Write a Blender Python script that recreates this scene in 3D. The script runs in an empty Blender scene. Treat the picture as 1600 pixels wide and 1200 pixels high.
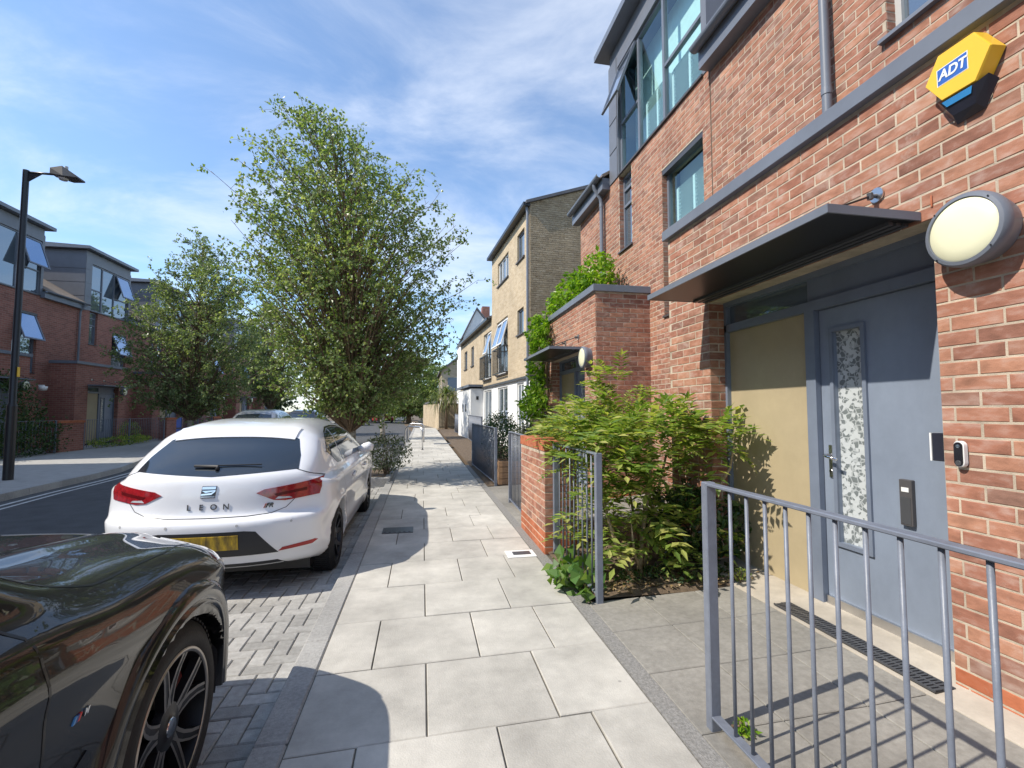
import bpy, bmesh, math, random
import numpy as np
from mathutils import Vector, Matrix
from mathutils.geometry import delaunay_2d_cdt
R = random.Random(7)
scn = bpy.context.scene
COL = scn.collection
# ---------------------------------------------------------------- camera
FPX = 740.0
cam_d = bpy.data.cameras.new('camera'); cam = bpy.data.objects.new('camera', cam_d); COL.objects.link(cam)
cam_d.sensor_width = 36.0; cam_d.lens = FPX / 1600 * 36; cam_d.clip_start = 0.03; cam_d.clip_end = 3000
cam.location = (0, 0, 1.40)
cam.rotation_euler = (math.radians(90) + math.atan(42 / FPX), 0, -math.atan(140 / FPX))
scn.camera = cam
# ---------------------------------------------------------------- world and sun
SUN_EL, SUN_AZ = math.radians(46.5), math.radians(79.0)      # light travels towards +X, slightly +Y
sd = Vector((math.sin(SUN_AZ) * math.cos(SUN_EL), math.cos(SUN_AZ) * math.cos(SUN_EL), -math.sin(SUN_EL)))
w = bpy.data.worlds.new('World'); scn.world = w; w.use_nodes = True
nt = w.node_tree; nt.nodes.clear()
def N(nt, t, **k):
    n = nt.nodes.new(t)
    for a, b in k.items(): setattr(n, a, b)
    return n
out = N(nt, 'ShaderNodeOutputWorld'); bg = N(nt, 'ShaderNodeBackground'); sky = N(nt, 'ShaderNodeTexSky')
sky.sky_type = 'NISHITA'; sky.sun_disc = False; sky.sun_elevation = SUN_EL
sky.sun_rotation = math.atan2(-sd.x, -sd.y)
sky.air_density = 1.0; sky.dust_density = 0.35; sky.ozone_density = 3.5; sky.altitude = 50
tc = N(nt, 'ShaderNodeTexCoord'); sep = N(nt, 'ShaderNodeSeparateXYZ'); nt.links.new(tc.outputs['Generated'], sep.inputs[0])
def M(op, a, b=None, c=None):
    n = N(nt, 'ShaderNodeMath', operation=op)
    for i, v in enumerate((a, b, c)):
        if v is None: continue
        if isinstance(v, (int, float)): n.inputs[i].default_value = v
        else: nt.links.new(v, n.inputs[i])
    return n.outputs[0]
zz = M('ADD', M('MAXIMUM', sep.outputs[2], 0.0), 0.22)
cx = M('DIVIDE', sep.outputs[0], zz); cy = M('DIVIDE', sep.outputs[1], zz)
comb = N(nt, 'ShaderNodeCombineXYZ'); nt.links.new(cx, comb.inputs[0]); nt.links.new(cy, comb.inputs[1])
mp = N(nt, 'ShaderNodeMapping'); mp.inputs['Rotation'].default_value = (0, 0, math.radians(35)); mp.inputs['Scale'].default_value = (0.95, 1.45, 1)
mp.inputs['Location'].default_value = (3.1, 1.4, 0)
nt.links.new(comb.outputs[0], mp.inputs[0])
n1 = N(nt, 'ShaderNodeTexNoise'); n1.inputs['Scale'].default_value = 2.1; n1.inputs['Detail'].default_value = 9; n1.inputs['Roughness'].default_value = 0.6; n1.inputs['Distortion'].default_value = 0.45
nt.links.new(mp.outputs[0], n1.inputs['Vector'])
n2 = N(nt, 'ShaderNodeTexNoise'); n2.inputs['Scale'].default_value = 0.7; n2.inputs['Detail'].default_value = 4
nt.links.new(mp.outputs[0], n2.inputs['Vector'])
# cumulus low down, wisps above: coverage rises towards the horizon as perspective stacks the clouds
lowc = M('MULTIPLY', M('SUBTRACT', 0.42, M('MINIMUM', sep.outputs[2], 0.42)), 0.22)
mask = M('ADD', M('ADD', M('MULTIPLY', n1.outputs['Fac'], 0.62), M('MULTIPLY', n2.outputs['Fac'], 0.38)), lowc)
mr = N(nt, 'ShaderNodeMapRange'); mr.interpolation_type = 'SMOOTHSTEP'
mr.inputs['From Min'].default_value = 0.41; mr.inputs['From Max'].default_value = 0.72; mr.inputs['To Max'].default_value = 0.60; mr.inputs['To Min'].default_value = 0.05
nt.links.new(mask, mr.inputs['Value'])
mx = N(nt, 'ShaderNodeMix', data_type='RGBA'); nt.links.new(mr.outputs[0], mx.inputs['Factor'])
hs = N(nt, 'ShaderNodeMix', data_type='RGBA', blend_type='MULTIPLY'); hs.inputs['Factor'].default_value = 1.0
nt.links.new(sky.outputs[0], hs.inputs['A']); hs.inputs['B'].default_value = (1.12, 1.22, 1.25, 1)
nt.links.new(hs.outputs['Result'], mx.inputs['A']); mx.inputs['B'].default_value = (6.0, 6.3, 6.8, 1)
nt.links.new(mx.outputs['Result'], bg.inputs[0]); bg.inputs[1].default_value = 0.15
nt.links.new(bg.outputs[0], out.inputs[0])
sl = bpy.data.lights.new('sun', 'SUN'); sl.energy = 4.4; sl.angle = math.radians(0.53); sl.color = (1.0, 0.93, 0.82)
so = bpy.data.objects.new('sun', sl); COL.objects.link(so); so.rotation_euler = sd.to_track_quat('-Z', 'Y').to_euler(); so.location = (-10, -5, 20)
scn.view_settings.view_transform = 'Standard'; scn.view_settings.look = 'None'; scn.view_settings.gamma = 1
scn.view_settings.use_curve_mapping = False; scn.view_settings.exposure = 0.40
scn.render.engine = 'CYCLES'
# ---------------------------------------------------------------- materials
def new_mat(name):
    m = bpy.data.materials.new(name); m.use_nodes = True
    nt = m.node_tree; b = nt.nodes['Principled BSDF']; return m, nt, b
def rgba(c): return (c[0], c[1], c[2], 1)
def mat(name, col, rough=0.6, metal=0.0, var=0.15, scale=6.0, bump=0.0, bscale=None, spec=0.5, coat=0.0, rnd=0.0, detail=6, trans=0.0, sss=0.0, col2=None, stretch=None):
    """procedural material: base colour broken by world-space noise and a per-island/per-object random shade"""
    m, nt, b = new_mat(name)
    L = nt.links.new
    geo = N(nt, 'ShaderNodeNewGeometry')
    src = geo.outputs['Position']
    if stretch:
        mpn = N(nt, 'ShaderNodeMapping'); mpn.inputs['Scale'].default_value = stretch; L(src, mpn.inputs[0]); src = mpn.outputs[0]
    nz = N(nt, 'ShaderNodeTexNoise'); nz.inputs['Scale'].default_value = scale; nz.inputs['Detail'].default_value = detail; nz.inputs['Roughness'].default_value = 0.65
    L(src, nz.inputs['Vector'])
    mr = N(nt, 'ShaderNodeMapRange'); mr.inputs['From Min'].default_value = 0.3; mr.inputs['From Max'].default_value = 0.7
    L(nz.outputs['Fac'], mr.inputs['Value'])
    mx = N(nt, 'ShaderNodeMix', data_type='RGBA'); L(mr.outputs[0], mx.inputs['Factor'])
    if col2 is None: col2 = tuple(min(1, c * (1 + var)) for c in col); c1 = tuple(c * (1 - var) for c in col)
    else: c1 = col
    mx.inputs['A'].default_value = rgba(c1); mx.inputs['B'].default_value = rgba(col2)
    last = mx.outputs['Result']
    if rnd > 0:
        oi = N(nt, 'ShaderNodeObjectInfo')
        ad = N(nt, 'ShaderNodeMath', operation='ADD'); L(geo.outputs['Random Per Island'], ad.inputs[0]); L(oi.outputs['Random'], ad.inputs[1])
        fr = N(nt, 'ShaderNodeMath', operation='FRACT'); L(ad.outputs[0], fr.inputs[0])
        m2 = N(nt, 'ShaderNodeMapRange'); m2.inputs['To Min'].default_value = 1 - rnd; m2.inputs['To Max'].default_value = 1 + rnd
        L(fr.outputs[0], m2.inputs['Value'])
        vm = N(nt, 'ShaderNodeVectorMath', operation='SCALE'); L(last, vm.inputs[0]); L(m2.outputs[0], vm.inputs['Scale']); last = vm.outputs[0]
    L(last, b.inputs['Base Color'])
    b.inputs['Roughness'].default_value = rough; b.inputs['Metallic'].default_value = metal
    b.inputs['Specular IOR Level'].default_value = spec; b.inputs['Coat Weight'].default_value = coat; b.inputs['Coat Roughness'].default_value = 0.03
    if bump > 0:
        nb = N(nt, 'ShaderNodeTexNoise'); nb.inputs['Scale'].default_value = bscale or scale * 8; nb.inputs['Detail'].default_value = 5
        L(src, nb.inputs['Vector'])
        bp = N(nt, 'ShaderNodeBump'); bp.inputs['Strength'].default_value = bump; bp.inputs['Distance'].default_value = 0.01
        L(nb.outputs['Fac'], bp.inputs['Height']); L(bp.outputs[0], b.inputs['Normal'])
    return m
def brick_mat(name, stops, tint=(0.60, 0.50, 0.44), tintamt=0.42, rough=0.85):
    m, nt, b = new_mat(name); L = nt.links.new
    geo = N(nt, 'ShaderNodeNewGeometry'); oi = N(nt, 'ShaderNodeObjectInfo')
    ad = N(nt, 'ShaderNodeMath', operation='ADD'); L(geo.outputs['Random Per Island'], ad.inputs[0]); L(oi.outputs['Random'], ad.inputs[1])
    fr = N(nt, 'ShaderNodeMath', operation='FRACT'); L(ad.outputs[0], fr.inputs[0])
    rp = N(nt, 'ShaderNodeValToRGB'); e = rp.color_ramp.elements
    for i, (p, c) in enumerate(stops):
        el = e[i] if i < 2 else e.new(p)
        el.position = p; el.color = rgba(c)
    L(fr.outputs[0], rp.inputs[0])
    # fire marks: soft dark and pale patches inside each brick
    nz = N(nt, 'ShaderNodeTexNoise', noise_dimensions='4D'); nz.inputs['Scale'].default_value = 11; nz.inputs['Detail'].default_value = 5
    mpn = N(nt, 'ShaderNodeMapping'); mpn.inputs['Scale'].default_value = (1, 1, 2.2); L(geo.outputs['Position'], mpn.inputs[0]); L(mpn.outputs[0], nz.inputs['Vector'])
    wm = N(nt, 'ShaderNodeMath', operation='MULTIPLY'); L(fr.outputs[0], wm.inputs[0]); wm.inputs[1].default_value = 37; L(wm.outputs[0], nz.inputs['W'])
    mr = N(nt, 'ShaderNodeMapRange'); mr.inputs['From Min'].default_value = 0.5; mr.inputs['From Max'].default_value = 0.75; mr.inputs['To Max'].default_value = tintamt; L(nz.outputs['Fac'], mr.inputs['Value'])
    mx = N(nt, 'ShaderNodeMix', data_type='RGBA'); L(mr.outputs[0], mx.inputs['Factor']); L(rp.outputs[0], mx.inputs['A']); mx.inputs['B'].default_value = rgba(tint)
    mr2 = N(nt, 'ShaderNodeMapRange'); mr2.inputs['From Min'].default_value = 0.25; mr2.inputs['From Max'].default_value = 0.5; mr2.inputs['To Min'].default_value = 0.62; L(nz.outputs['Fac'], mr2.inputs['Value'])
    vm = N(nt, 'ShaderNodeVectorMath', operation='SCALE'); L(mx.outputs['Result'], vm.inputs[0]); L(mr2.outputs[0], vm.inputs['Scale'])
    # weathering over the whole wall: soot shading and pale salt bloom
    nw = N(nt, 'ShaderNodeTexNoise'); nw.inputs['Scale'].default_value = 1.4; nw.inputs['Detail'].default_value = 7; nw.inputs['Roughness'].default_value = .7; L(geo.outputs['Position'], nw.inputs['Vector'])
    m3 = N(nt, 'ShaderNodeMapRange'); m3.inputs['From Min'].default_value = .3; m3.inputs['From Max'].default_value = .7; m3.inputs['To Min'].default_value = .78; m3.inputs['To Max'].default_value = 1.12; L(nw.outputs['Fac'], m3.inputs['Value'])
    v3 = N(nt, 'ShaderNodeVectorMath', operation='SCALE'); L(vm.outputs[0], v3.inputs[0]); L(m3.outputs[0], v3.inputs['Scale'])
    ne = N(nt, 'ShaderNodeTexNoise'); ne.inputs['Scale'].default_value = 4.5; ne.inputs['Detail'].default_value = 8; ne.inputs['Roughness'].default_value = .75; L(geo.outputs['Position'], ne.inputs['Vector'])
    m4 = N(nt, 'ShaderNodeMapRange'); m4.inputs['From Min'].default_value = .58; m4.inputs['From Max'].default_value = .78; m4.inputs['To Max'].default_value = .55; L(ne.outputs['Fac'], m4.inputs['Value'])
    x4 = N(nt, 'ShaderNodeMix', data_type='RGBA'); L(m4.outputs[0], x4.inputs['Factor']); L(v3.outputs[0], x4.inputs['A']); x4.inputs['B'].default_value = (.56, .50, .44, 1)
    L(x4.outputs['Result'], b.inputs['Base Color']); b.inputs['Roughness'].default_value = rough; b.inputs['Specular IOR Level'].default_value = 0.25
    nb = N(nt, 'ShaderNodeTexNoise'); nb.inputs['Scale'].default_value = 160; nb.inputs['Detail'].default_value = 4; L(geo.outputs['Position'], nb.inputs['Vector'])
    bp = N(nt, 'ShaderNodeBump'); bp.inputs['Strength'].default_value = 0.35; bp.inputs['Distance'].default_value = 0.004; L(nb.outputs['Fac'], bp.inputs['Height']); L(bp.outputs[0], b.inputs['Normal'])
    return m
def brick_tex_mat(name, stops, mortar, axis=0):
    """far brickwork whose bricks are too small to tell apart: courses in the material (axis 0: wall along world Y, 1: along X)"""
    m, nt, b = new_mat(name); L = nt.links.new
    geo = N(nt, 'ShaderNodeNewGeometry'); sp = N(nt, 'ShaderNodeSeparateXYZ'); L(geo.outputs['Position'], sp.inputs[0])
    ad = N(nt, 'ShaderNodeMath', operation='ADD'); L(sp.outputs[0], ad.inputs[0]); L(sp.outputs[1], ad.inputs[1])
    cb = N(nt, 'ShaderNodeCombineXYZ'); L(ad.outputs[0], cb.inputs[0]); L(sp.outputs[2], cb.inputs[1])
    bt = N(nt, 'ShaderNodeTexBrick'); L(cb.outputs[0], bt.inputs['Vector'])
    bt.inputs['Scale'].default_value = 1.0; bt.inputs['Brick Width'].default_value = 0.225; bt.inputs['Row Height'].default_value = 0.075
    bt.inputs['Mortar Size'].default_value = 0.005; bt.inputs['Mortar Smooth'].default_value = 0.2; bt.inputs['Bias'].default_value = 0.0
    bt.inputs['Color1'].default_value = rgba(stops[0]); bt.inputs['Color2'].default_value = rgba(stops[1]); bt.inputs['Mortar'].default_value = rgba(mortar)
    nz = N(nt, 'ShaderNodeTexNoise'); nz.inputs['Scale'].default_value = 1.3; nz.inputs['Detail'].default_value = 6; L(geo.outputs['Position'], nz.inputs['Vector'])
    mr = N(nt, 'ShaderNodeMapRange'); mr.inputs['To Min'].default_value = 0.7; mr.inputs['To Max'].default_value = 1.3; L(nz.outputs['Fac'], mr.inputs['Value'])
    vm = N(nt, 'ShaderNodeVectorMath', operation='SCALE'); L(bt.outputs['Color'], vm.inputs[0]); L(mr.outputs[0], vm.inputs['Scale'])
    L(vm.outputs[0], b.inputs['Base Color']); b.inputs['Roughness'].default_value = 0.9
    bp = N(nt, 'ShaderNodeBump'); bp.inputs['Strength'].default_value = 0.5; bp.inputs['Distance'].default_value = 0.008; bp.invert = True
    L(bt.outputs['Fac'], bp.inputs['Height']); L(bp.outputs[0], b.inputs['Normal'])
    return m
def leaf_mat(name, c1, c2, c3, trans=0.46, rough=0.36):
    m, nt, b = new_mat(name); L = nt.links.new
    geo = N(nt, 'ShaderNodeNewGeometry'); rp = N(nt, 'ShaderNodeValToRGB'); e = rp.color_ramp.elements
    e[0].color = rgba(c1); e[1].color = rgba(c3); e[1].position = 1.0; el = e.new(0.55); el.color = rgba(c2)
    L(geo.outputs['Random Per Island'], rp.inputs[0]); L(rp.outputs[0], b.inputs['Base Color'])
    b.inputs['Roughness'].default_value = rough; b.inputs['Specular IOR Level'].default_value = 0.45
    tr = N(nt, 'ShaderNodeBsdfTranslucent'); vm = N(nt, 'ShaderNodeVectorMath', operation='MULTIPLY'); vm.inputs[1].default_value = (1.25, 1.35, 0.5); L(rp.outputs[0], vm.inputs[0]); L(vm.outputs[0], tr.inputs[0])
    ms = N(nt, 'ShaderNodeMixShader'); ms.inputs[0].default_value = trans
    L(b.outputs[0], ms.inputs[1]); L(tr.outputs[0], ms.inputs[2]); L(ms.outputs[0], nt.nodes['Material Output'].inputs['Surface'])
    return m
def glass_mat(name, col, rough=0.03, spec=0.9, metal=0.0, alpha=None, wav=0.0):
    m, nt, b = new_mat(name)
    b.inputs['Base Color'].default_value = rgba(col); b.inputs['Roughness'].default_value = rough; metal = 1.0 if alpha is not None else metal; b.inputs['Specular IOR Level'].default_value = spec; b.inputs['Metallic'].default_value = metal
    if alpha is not None:      # thin pane: part clear, part mirror
        L = nt.links.new; tr = N(nt, 'ShaderNodeBsdfTransparent'); tr.inputs[0].default_value = rgba((0.74, 0.93, 0.93))
        ms = N(nt, 'ShaderNodeMixShader'); 
        pw = N(nt, 'ShaderNodeMath', operation='POWER'); lw_ = N(nt, 'ShaderNodeLayerWeight'); L(lw_.outputs['Facing'], pw.inputs[0]); pw.inputs[1].default_value = 3.0; ml = N(nt, 'ShaderNodeMath', operation='MULTIPLY'); L(pw.outputs[0], ml.inputs[0]); ml.inputs[1].default_value = .5; ad = N(nt, 'ShaderNodeMath', operation='ADD'); L(ml.outputs[0], ad.inputs[0]); ad.inputs[1].default_value = alpha; ad.use_clamp = True
        L(ad.outputs[0], ms.inputs[0]); L(tr.outputs[0], ms.inputs[1]); L(b.outputs[0], ms.inputs[2]); L(ms.outputs[0], nt.nodes['Material Output'].inputs['Surface'])
    if wav > 0:
        geo = N(nt, 'ShaderNodeNewGeometry'); nb = N(nt, 'ShaderNodeTexNoise'); nb.inputs['Scale'].default_value = 1.5; nt.links.new(geo.outputs['Position'], nb.inputs['Vector'])
        bp = N(nt, 'ShaderNodeBump'); bp.inputs['Strength'].default_value = wav; bp.inputs['Distance'].default_value = 0.02; nt.links.new(nb.outputs['Fac'], bp.inputs['Height']); nt.links.new(bp.outputs[0], b.inputs['Normal'])
    return m
MT = {}
RED = [(0.0, (0.24, 0.12, 0.088)), (1.0, (0.38, 0.178, 0.118)), (0.2, (0.355, 0.156, 0.104)), (0.45, (0.40, 0.195, 0.128)), (0.6, (0.285, 0.158, 0.118)), (0.72, (0.365, 0.162, 0.106)), (0.88, (0.44, 0.222, 0.142))]
MT['brick'] = brick_mat('red_multi_brick', RED)
MT['brick_o'] = brick_mat('orange_engineering_brick', [(0.0, (0.40, 0.125, 0.06)), (1.0, (0.50, 0.17, 0.085)), (0.5, (0.45, 0.145, 0.07))], tintamt=0.12)
MT['mortar'] = mat('buff_mortar', (0.47, 0.395, 0.305), 0.95, var=0.28, scale=7, bump=0.4, bscale=180)
MT['brick_tan'] = brick_mat('yellow_stock_brick', [(0.0, (0.38, 0.29, 0.18)), (1.0, (0.50, 0.40, 0.27)), (0.5, (0.46, 0.36, 0.235)), (0.75, (0.35, 0.265, 0.17))], tint=(0.55, 0.46, 0.33))
MT['mortar_tan'] = mat('grey_buff_mortar', (0.46, 0.38, 0.26), 0.95, var=0.15, scale=9)
MT['btex'] = brick_tex_mat('red_brickwork_far', ((0.23, 0.09, 0.068), (0.33, 0.135, 0.10)), (0.33, 0.26, 0.2))
MT['btex_tan'] = brick_tex_mat('yellow_brickwork_far', ((0.43, 0.335, 0.215), (0.52, 0.42, 0.285)), (0.48, 0.42, 0.32))
MT['grey'] = mat('grey_powder_coat', (0.16, 0.18, 0.22), 0.42, var=0.06, scale=3, spec=0.5)
MT['rail'] = mat('grey_blue_rail_paint', (0.17, 0.19, 0.235), 0.42, var=0.14, scale=14, bump=0.08, bscale=60)
MT['dgrey'] = mat('dark_grey_metal', (0.06, 0.062, 0.068), 0.4, var=0.1, scale=3)
MT['clad'] = mat('grey_zinc_cladding', (0.15, 0.16, 0.185), 0.45, var=0.1, scale=2, bump=0.05, bscale=3)
MT['sill'] = mat('dark_sill_metal', (0.075, 0.07, 0.072), 0.5, var=0.1)
MT['door'] = mat('slate_blue_door_paint', (0.215, 0.255, 0.325), 0.42, var=0.09, scale=3.5, bump=0.03, bscale=90, stretch=(1, 1, .5))
MT['doorframe'] = mat('slate_blue_frame_paint', (0.17, 0.20, 0.26), 0.4, var=0.08, scale=4)
MT['olive'] = mat('olive_render_panel', (0.415, 0.34, 0.215), 0.6, var=0.04, scale=2)
MT['soffit'] = mat('pale_grey_soffit', (0.45, 0.45, 0.44), 0.7, var=0.05)
MT['lampglass'] = mat('cream_opal_diffuser', (0.78, 0.77, 0.55), 0.3, var=0.03, spec=0.4)
MT['white'] = mat('white_paint', (0.78, 0.78, 0.76), 0.5, var=0.05)
MT['render'] = mat('white_render', (0.80, 0.80, 0.78), 0.85, var=0.05, scale=2, bump=0.1, bscale=60)
MT['shutter'] = mat('white_shutter', (0.82, 0.84, 0.83), 0.5, var=0.03)
MT['glass'] = glass_mat('window_glass', (0.80, 0.95, 0.95), 0.02, 1.0, alpha=0.10)
MT['glassd'] = glass_mat('sky_mirror_glass', (0.20, 0.25, 0.30), 0.02, 1.6, metal=.6, wav=0.05)
MT['vent'] = glass_mat('tilted_pane_glass', (0.35, 0.45, 0.6), 0.03, 1.0, metal=0.85)
MT['dark'] = mat('dark_room', (0.02, 0.022, 0.025), 0.9)
MT['tile'] = mat('brown_roof_tile', (0.19, 0.15, 0.12), 0.85, var=0.25, scale=3, bump=0.5, bscale=8)
MT['slate'] = mat('grey_slate_tile', (0.12, 0.12, 0.13), 0.8, var=0.2, scale=3, bump=0.4, bscale=8)
MT['slab'] = mat('pale_concrete_slab', (0.43, 0.41, 0.368), 0.9, col2=(0.555, 0.53, 0.475), scale=3.2, bump=0.25, bscale=130, rnd=0.055)
MT['slab2'] = mat('grey_aggregate_slab', (0.225, 0.212, 0.188), 0.92, col2=(0.30, 0.285, 0.255), scale=28, bump=0.25, bscale=170, rnd=0.06, detail=3)
MT['apron'] = mat('pale_concrete_apron', (0.47, 0.42, 0.35), 0.9, var=0.12, scale=5, bump=0.2, bscale=90)
MT['joint'] = mat('sandy_joint_dirt', (0.13, 0.115, 0.09), 0.95, var=0.3, scale=12)
MT['chip'] = mat('granite_chip_strip', (0.17, 0.165, 0.155), 0.9, col2=(0.29, 0.28, 0.265), scale=60, bump=0.6, bscale=140, detail=2)
MT['kerb'] = mat('grey_granite_kerb', (0.30, 0.295, 0.28), 0.85, col2=(0.43, 0.42, 0.40), scale=55, bump=0.35, bscale=150, rnd=0.05, detail=3)
MT['block'] = mat('grey_block_paver', (0.33, 0.32, 0.30), 0.9, col2=(0.44, 0.43, 0.405), scale=30, bump=0.4, bscale=160, rnd=0.2, detail=3)
MT['asphalt'] = mat('dark_asphalt', (0.072, 0.073, 0.075), 0.9, var=0.25, scale=3, bump=0.5, bscale=130)
MT['earth'] = mat('dry_garden_soil', (0.12, 0.085, 0.055), 0.95, var=0.5, scale=14, bump=1.0, bscale=40)
MT['line'] = mat('worn_white_line_paint', (0.55, 0.55, 0.52), 0.8, var=0.25, scale=8)
MT['black'] = mat('black_paint', (0.012, 0.013, 0.016), 0.35, var=0.1)
MT['steel'] = mat('brushed_steel', (0.62, 0.62, 0.63), 0.3, metal=1.0, var=0.08, scale=9)
MT['chrome'] = mat('chrome', (0.75, 0.75, 0.77), 0.12, metal=1.0, var=0.02)
MT['rubber'] = mat('tyre_rubber', (0.018, 0.018, 0.019), 0.75, var=0.2, scale=20, bump=0.2, bscale=120)
MT['bark'] = mat('birch_bark', (0.50, 0.46, 0.40), 0.9, col2=(0.16, 0.13, 0.10), scale=9, bump=0.6, bscale=30, stretch=(1, 1, 3))
MT['bark2'] = mat('brown_bark', (0.17, 0.12, 0.075), 0.9, var=0.35, scale=12, bump=0.6, bscale=40)
MT['stem'] = mat('pale_shrub_stem', (0.36, 0.27, 0.16), 0.85, var=0.3, scale=30)
MT['birch'] = leaf_mat('birch_leaf', (0.09, 0.15, 0.045), (0.21, 0.285, 0.10), (0.42, 0.47, 0.24))
MT['birch2'] = leaf_mat('birch_leaf_grey', (0.085, 0.135, 0.055), (0.19, 0.245, 0.11), (0.36, 0.41, 0.23))
MT['fern'] = leaf_mat('compound_leaf', (0.10, 0.18, 0.04), (0.26, 0.35, 0.08), (0.52, 0.50, 0.17), trans=0.48)
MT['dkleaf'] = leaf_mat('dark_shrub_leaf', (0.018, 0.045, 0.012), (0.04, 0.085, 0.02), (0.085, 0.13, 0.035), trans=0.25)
MT['vine'] = leaf_mat('bright_vine_leaf', (0.10, 0.22, 0.015), (0.20, 0.36, 0.025), (0.34, 0.46, 0.05), trans=0.5)
MT['olivleaf'] = leaf_mat('grey_green_leaf', (0.06, 0.085, 0.035), (0.15, 0.18, 0.09), (0.35, 0.36, 0.24), trans=0.25)
MT['palm'] = leaf_mat('cordyline_leaf', (0.07, 0.11, 0.025), (0.15, 0.19, 0.05), (0.30, 0.26, 0.10), trans=0.35)
MT['broad'] = leaf_mat('broad_leaf', (0.06, 0.14, 0.03), (0.12, 0.22, 0.045), (0.2, 0.28, 0.07), trans=0.35)
MT['litter'] = leaf_mat('dry_leaf_litter', (0.14, 0.09, 0.045), (0.26, 0.18, 0.09), (0.42, 0.33, 0.2), trans=0.1)
MT['wood'] = mat('weathered_timber', (0.33, 0.2, 0.11), 0.8, var=0.25, scale=6, stretch=(1, 1, 6))
def add_stains(m, gum=True):
    """tyre-grey stains, grime towards nothing in particular and old chewing gum spots"""
    nt = m.node_tree; L = nt.links.new; b = nt.nodes['Principled BSDF']; src = b.inputs['Base Color'].links[0].from_socket
    geo = N(nt, 'ShaderNodeNewGeometry'); n1 = N(nt, 'ShaderNodeTexNoise'); n1.inputs['Scale'].default_value = .9; n1.inputs['Detail'].default_value = 9; n1.inputs['Roughness'].default_value = .72; L(geo.outputs['Position'], n1.inputs['Vector'])
    mr = N(nt, 'ShaderNodeMapRange'); mr.inputs['From Min'].default_value = .35; mr.inputs['From Max'].default_value = .65; mr.inputs['To Min'].default_value = .68; mr.inputs['To Max'].default_value = 1.10; L(n1.outputs['Fac'], mr.inputs['Value'])
    v = N(nt, 'ShaderNodeVectorMath', operation='SCALE'); L(src, v.inputs[0]); L(mr.outputs[0], v.inputs['Scale'])
    vo = N(nt, 'ShaderNodeTexVoronoi'); vo.inputs['Scale'].default_value = 2.6; L(geo.outputs['Position'], vo.inputs['Vector'])
    sc = N(nt, 'ShaderNodeSeparateColor'); L(vo.outputs['Color'], sc.inputs[0])
    rad = N(nt, 'ShaderNodeMath', operation='MULTIPLY'); L(sc.outputs[0], rad.inputs[0]); rad.inputs[1].default_value = .045
    lt = N(nt, 'ShaderNodeMath', operation='LESS_THAN'); L(vo.outputs['Distance'], lt.inputs[0]); L(rad.outputs[0], lt.inputs[1])
    mu = N(nt, 'ShaderNodeMath', operation='MULTIPLY'); L(lt.outputs[0], mu.inputs[0]); mu.inputs[1].default_value = .45 if gum else 0.0
    mx = N(nt, 'ShaderNodeMix', data_type='RGBA'); L(mu.outputs[0], mx.inputs['Factor']); L(v.outputs[0], mx.inputs['A']); mx.inputs['B'].default_value = (.12, .115, .11, 1)
    L(mx.outputs['Result'], b.inputs['Base Color'])
for k_ in ('slab', 'slab2', 'kerb', 'block', 'apron'): add_stains(MT[k_], k_ in ('slab', 'slab2'))
for k_ in ('door', 'olive', 'grey', 'rail', 'doorframe'): add_stains(MT[k_], False)
for k_ in ('door', 'olive', 'grey', 'rail', 'doorframe'):
    for n_ in MT[k_].node_tree.nodes:
        if n_.bl_idname == 'ShaderNodeMapRange' and abs(n_.inputs['To Min'].default_value - .68) < 1e-4: n_.inputs['To Min'].default_value = .86; n_.inputs['To Max'].default_value = 1.05
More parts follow.
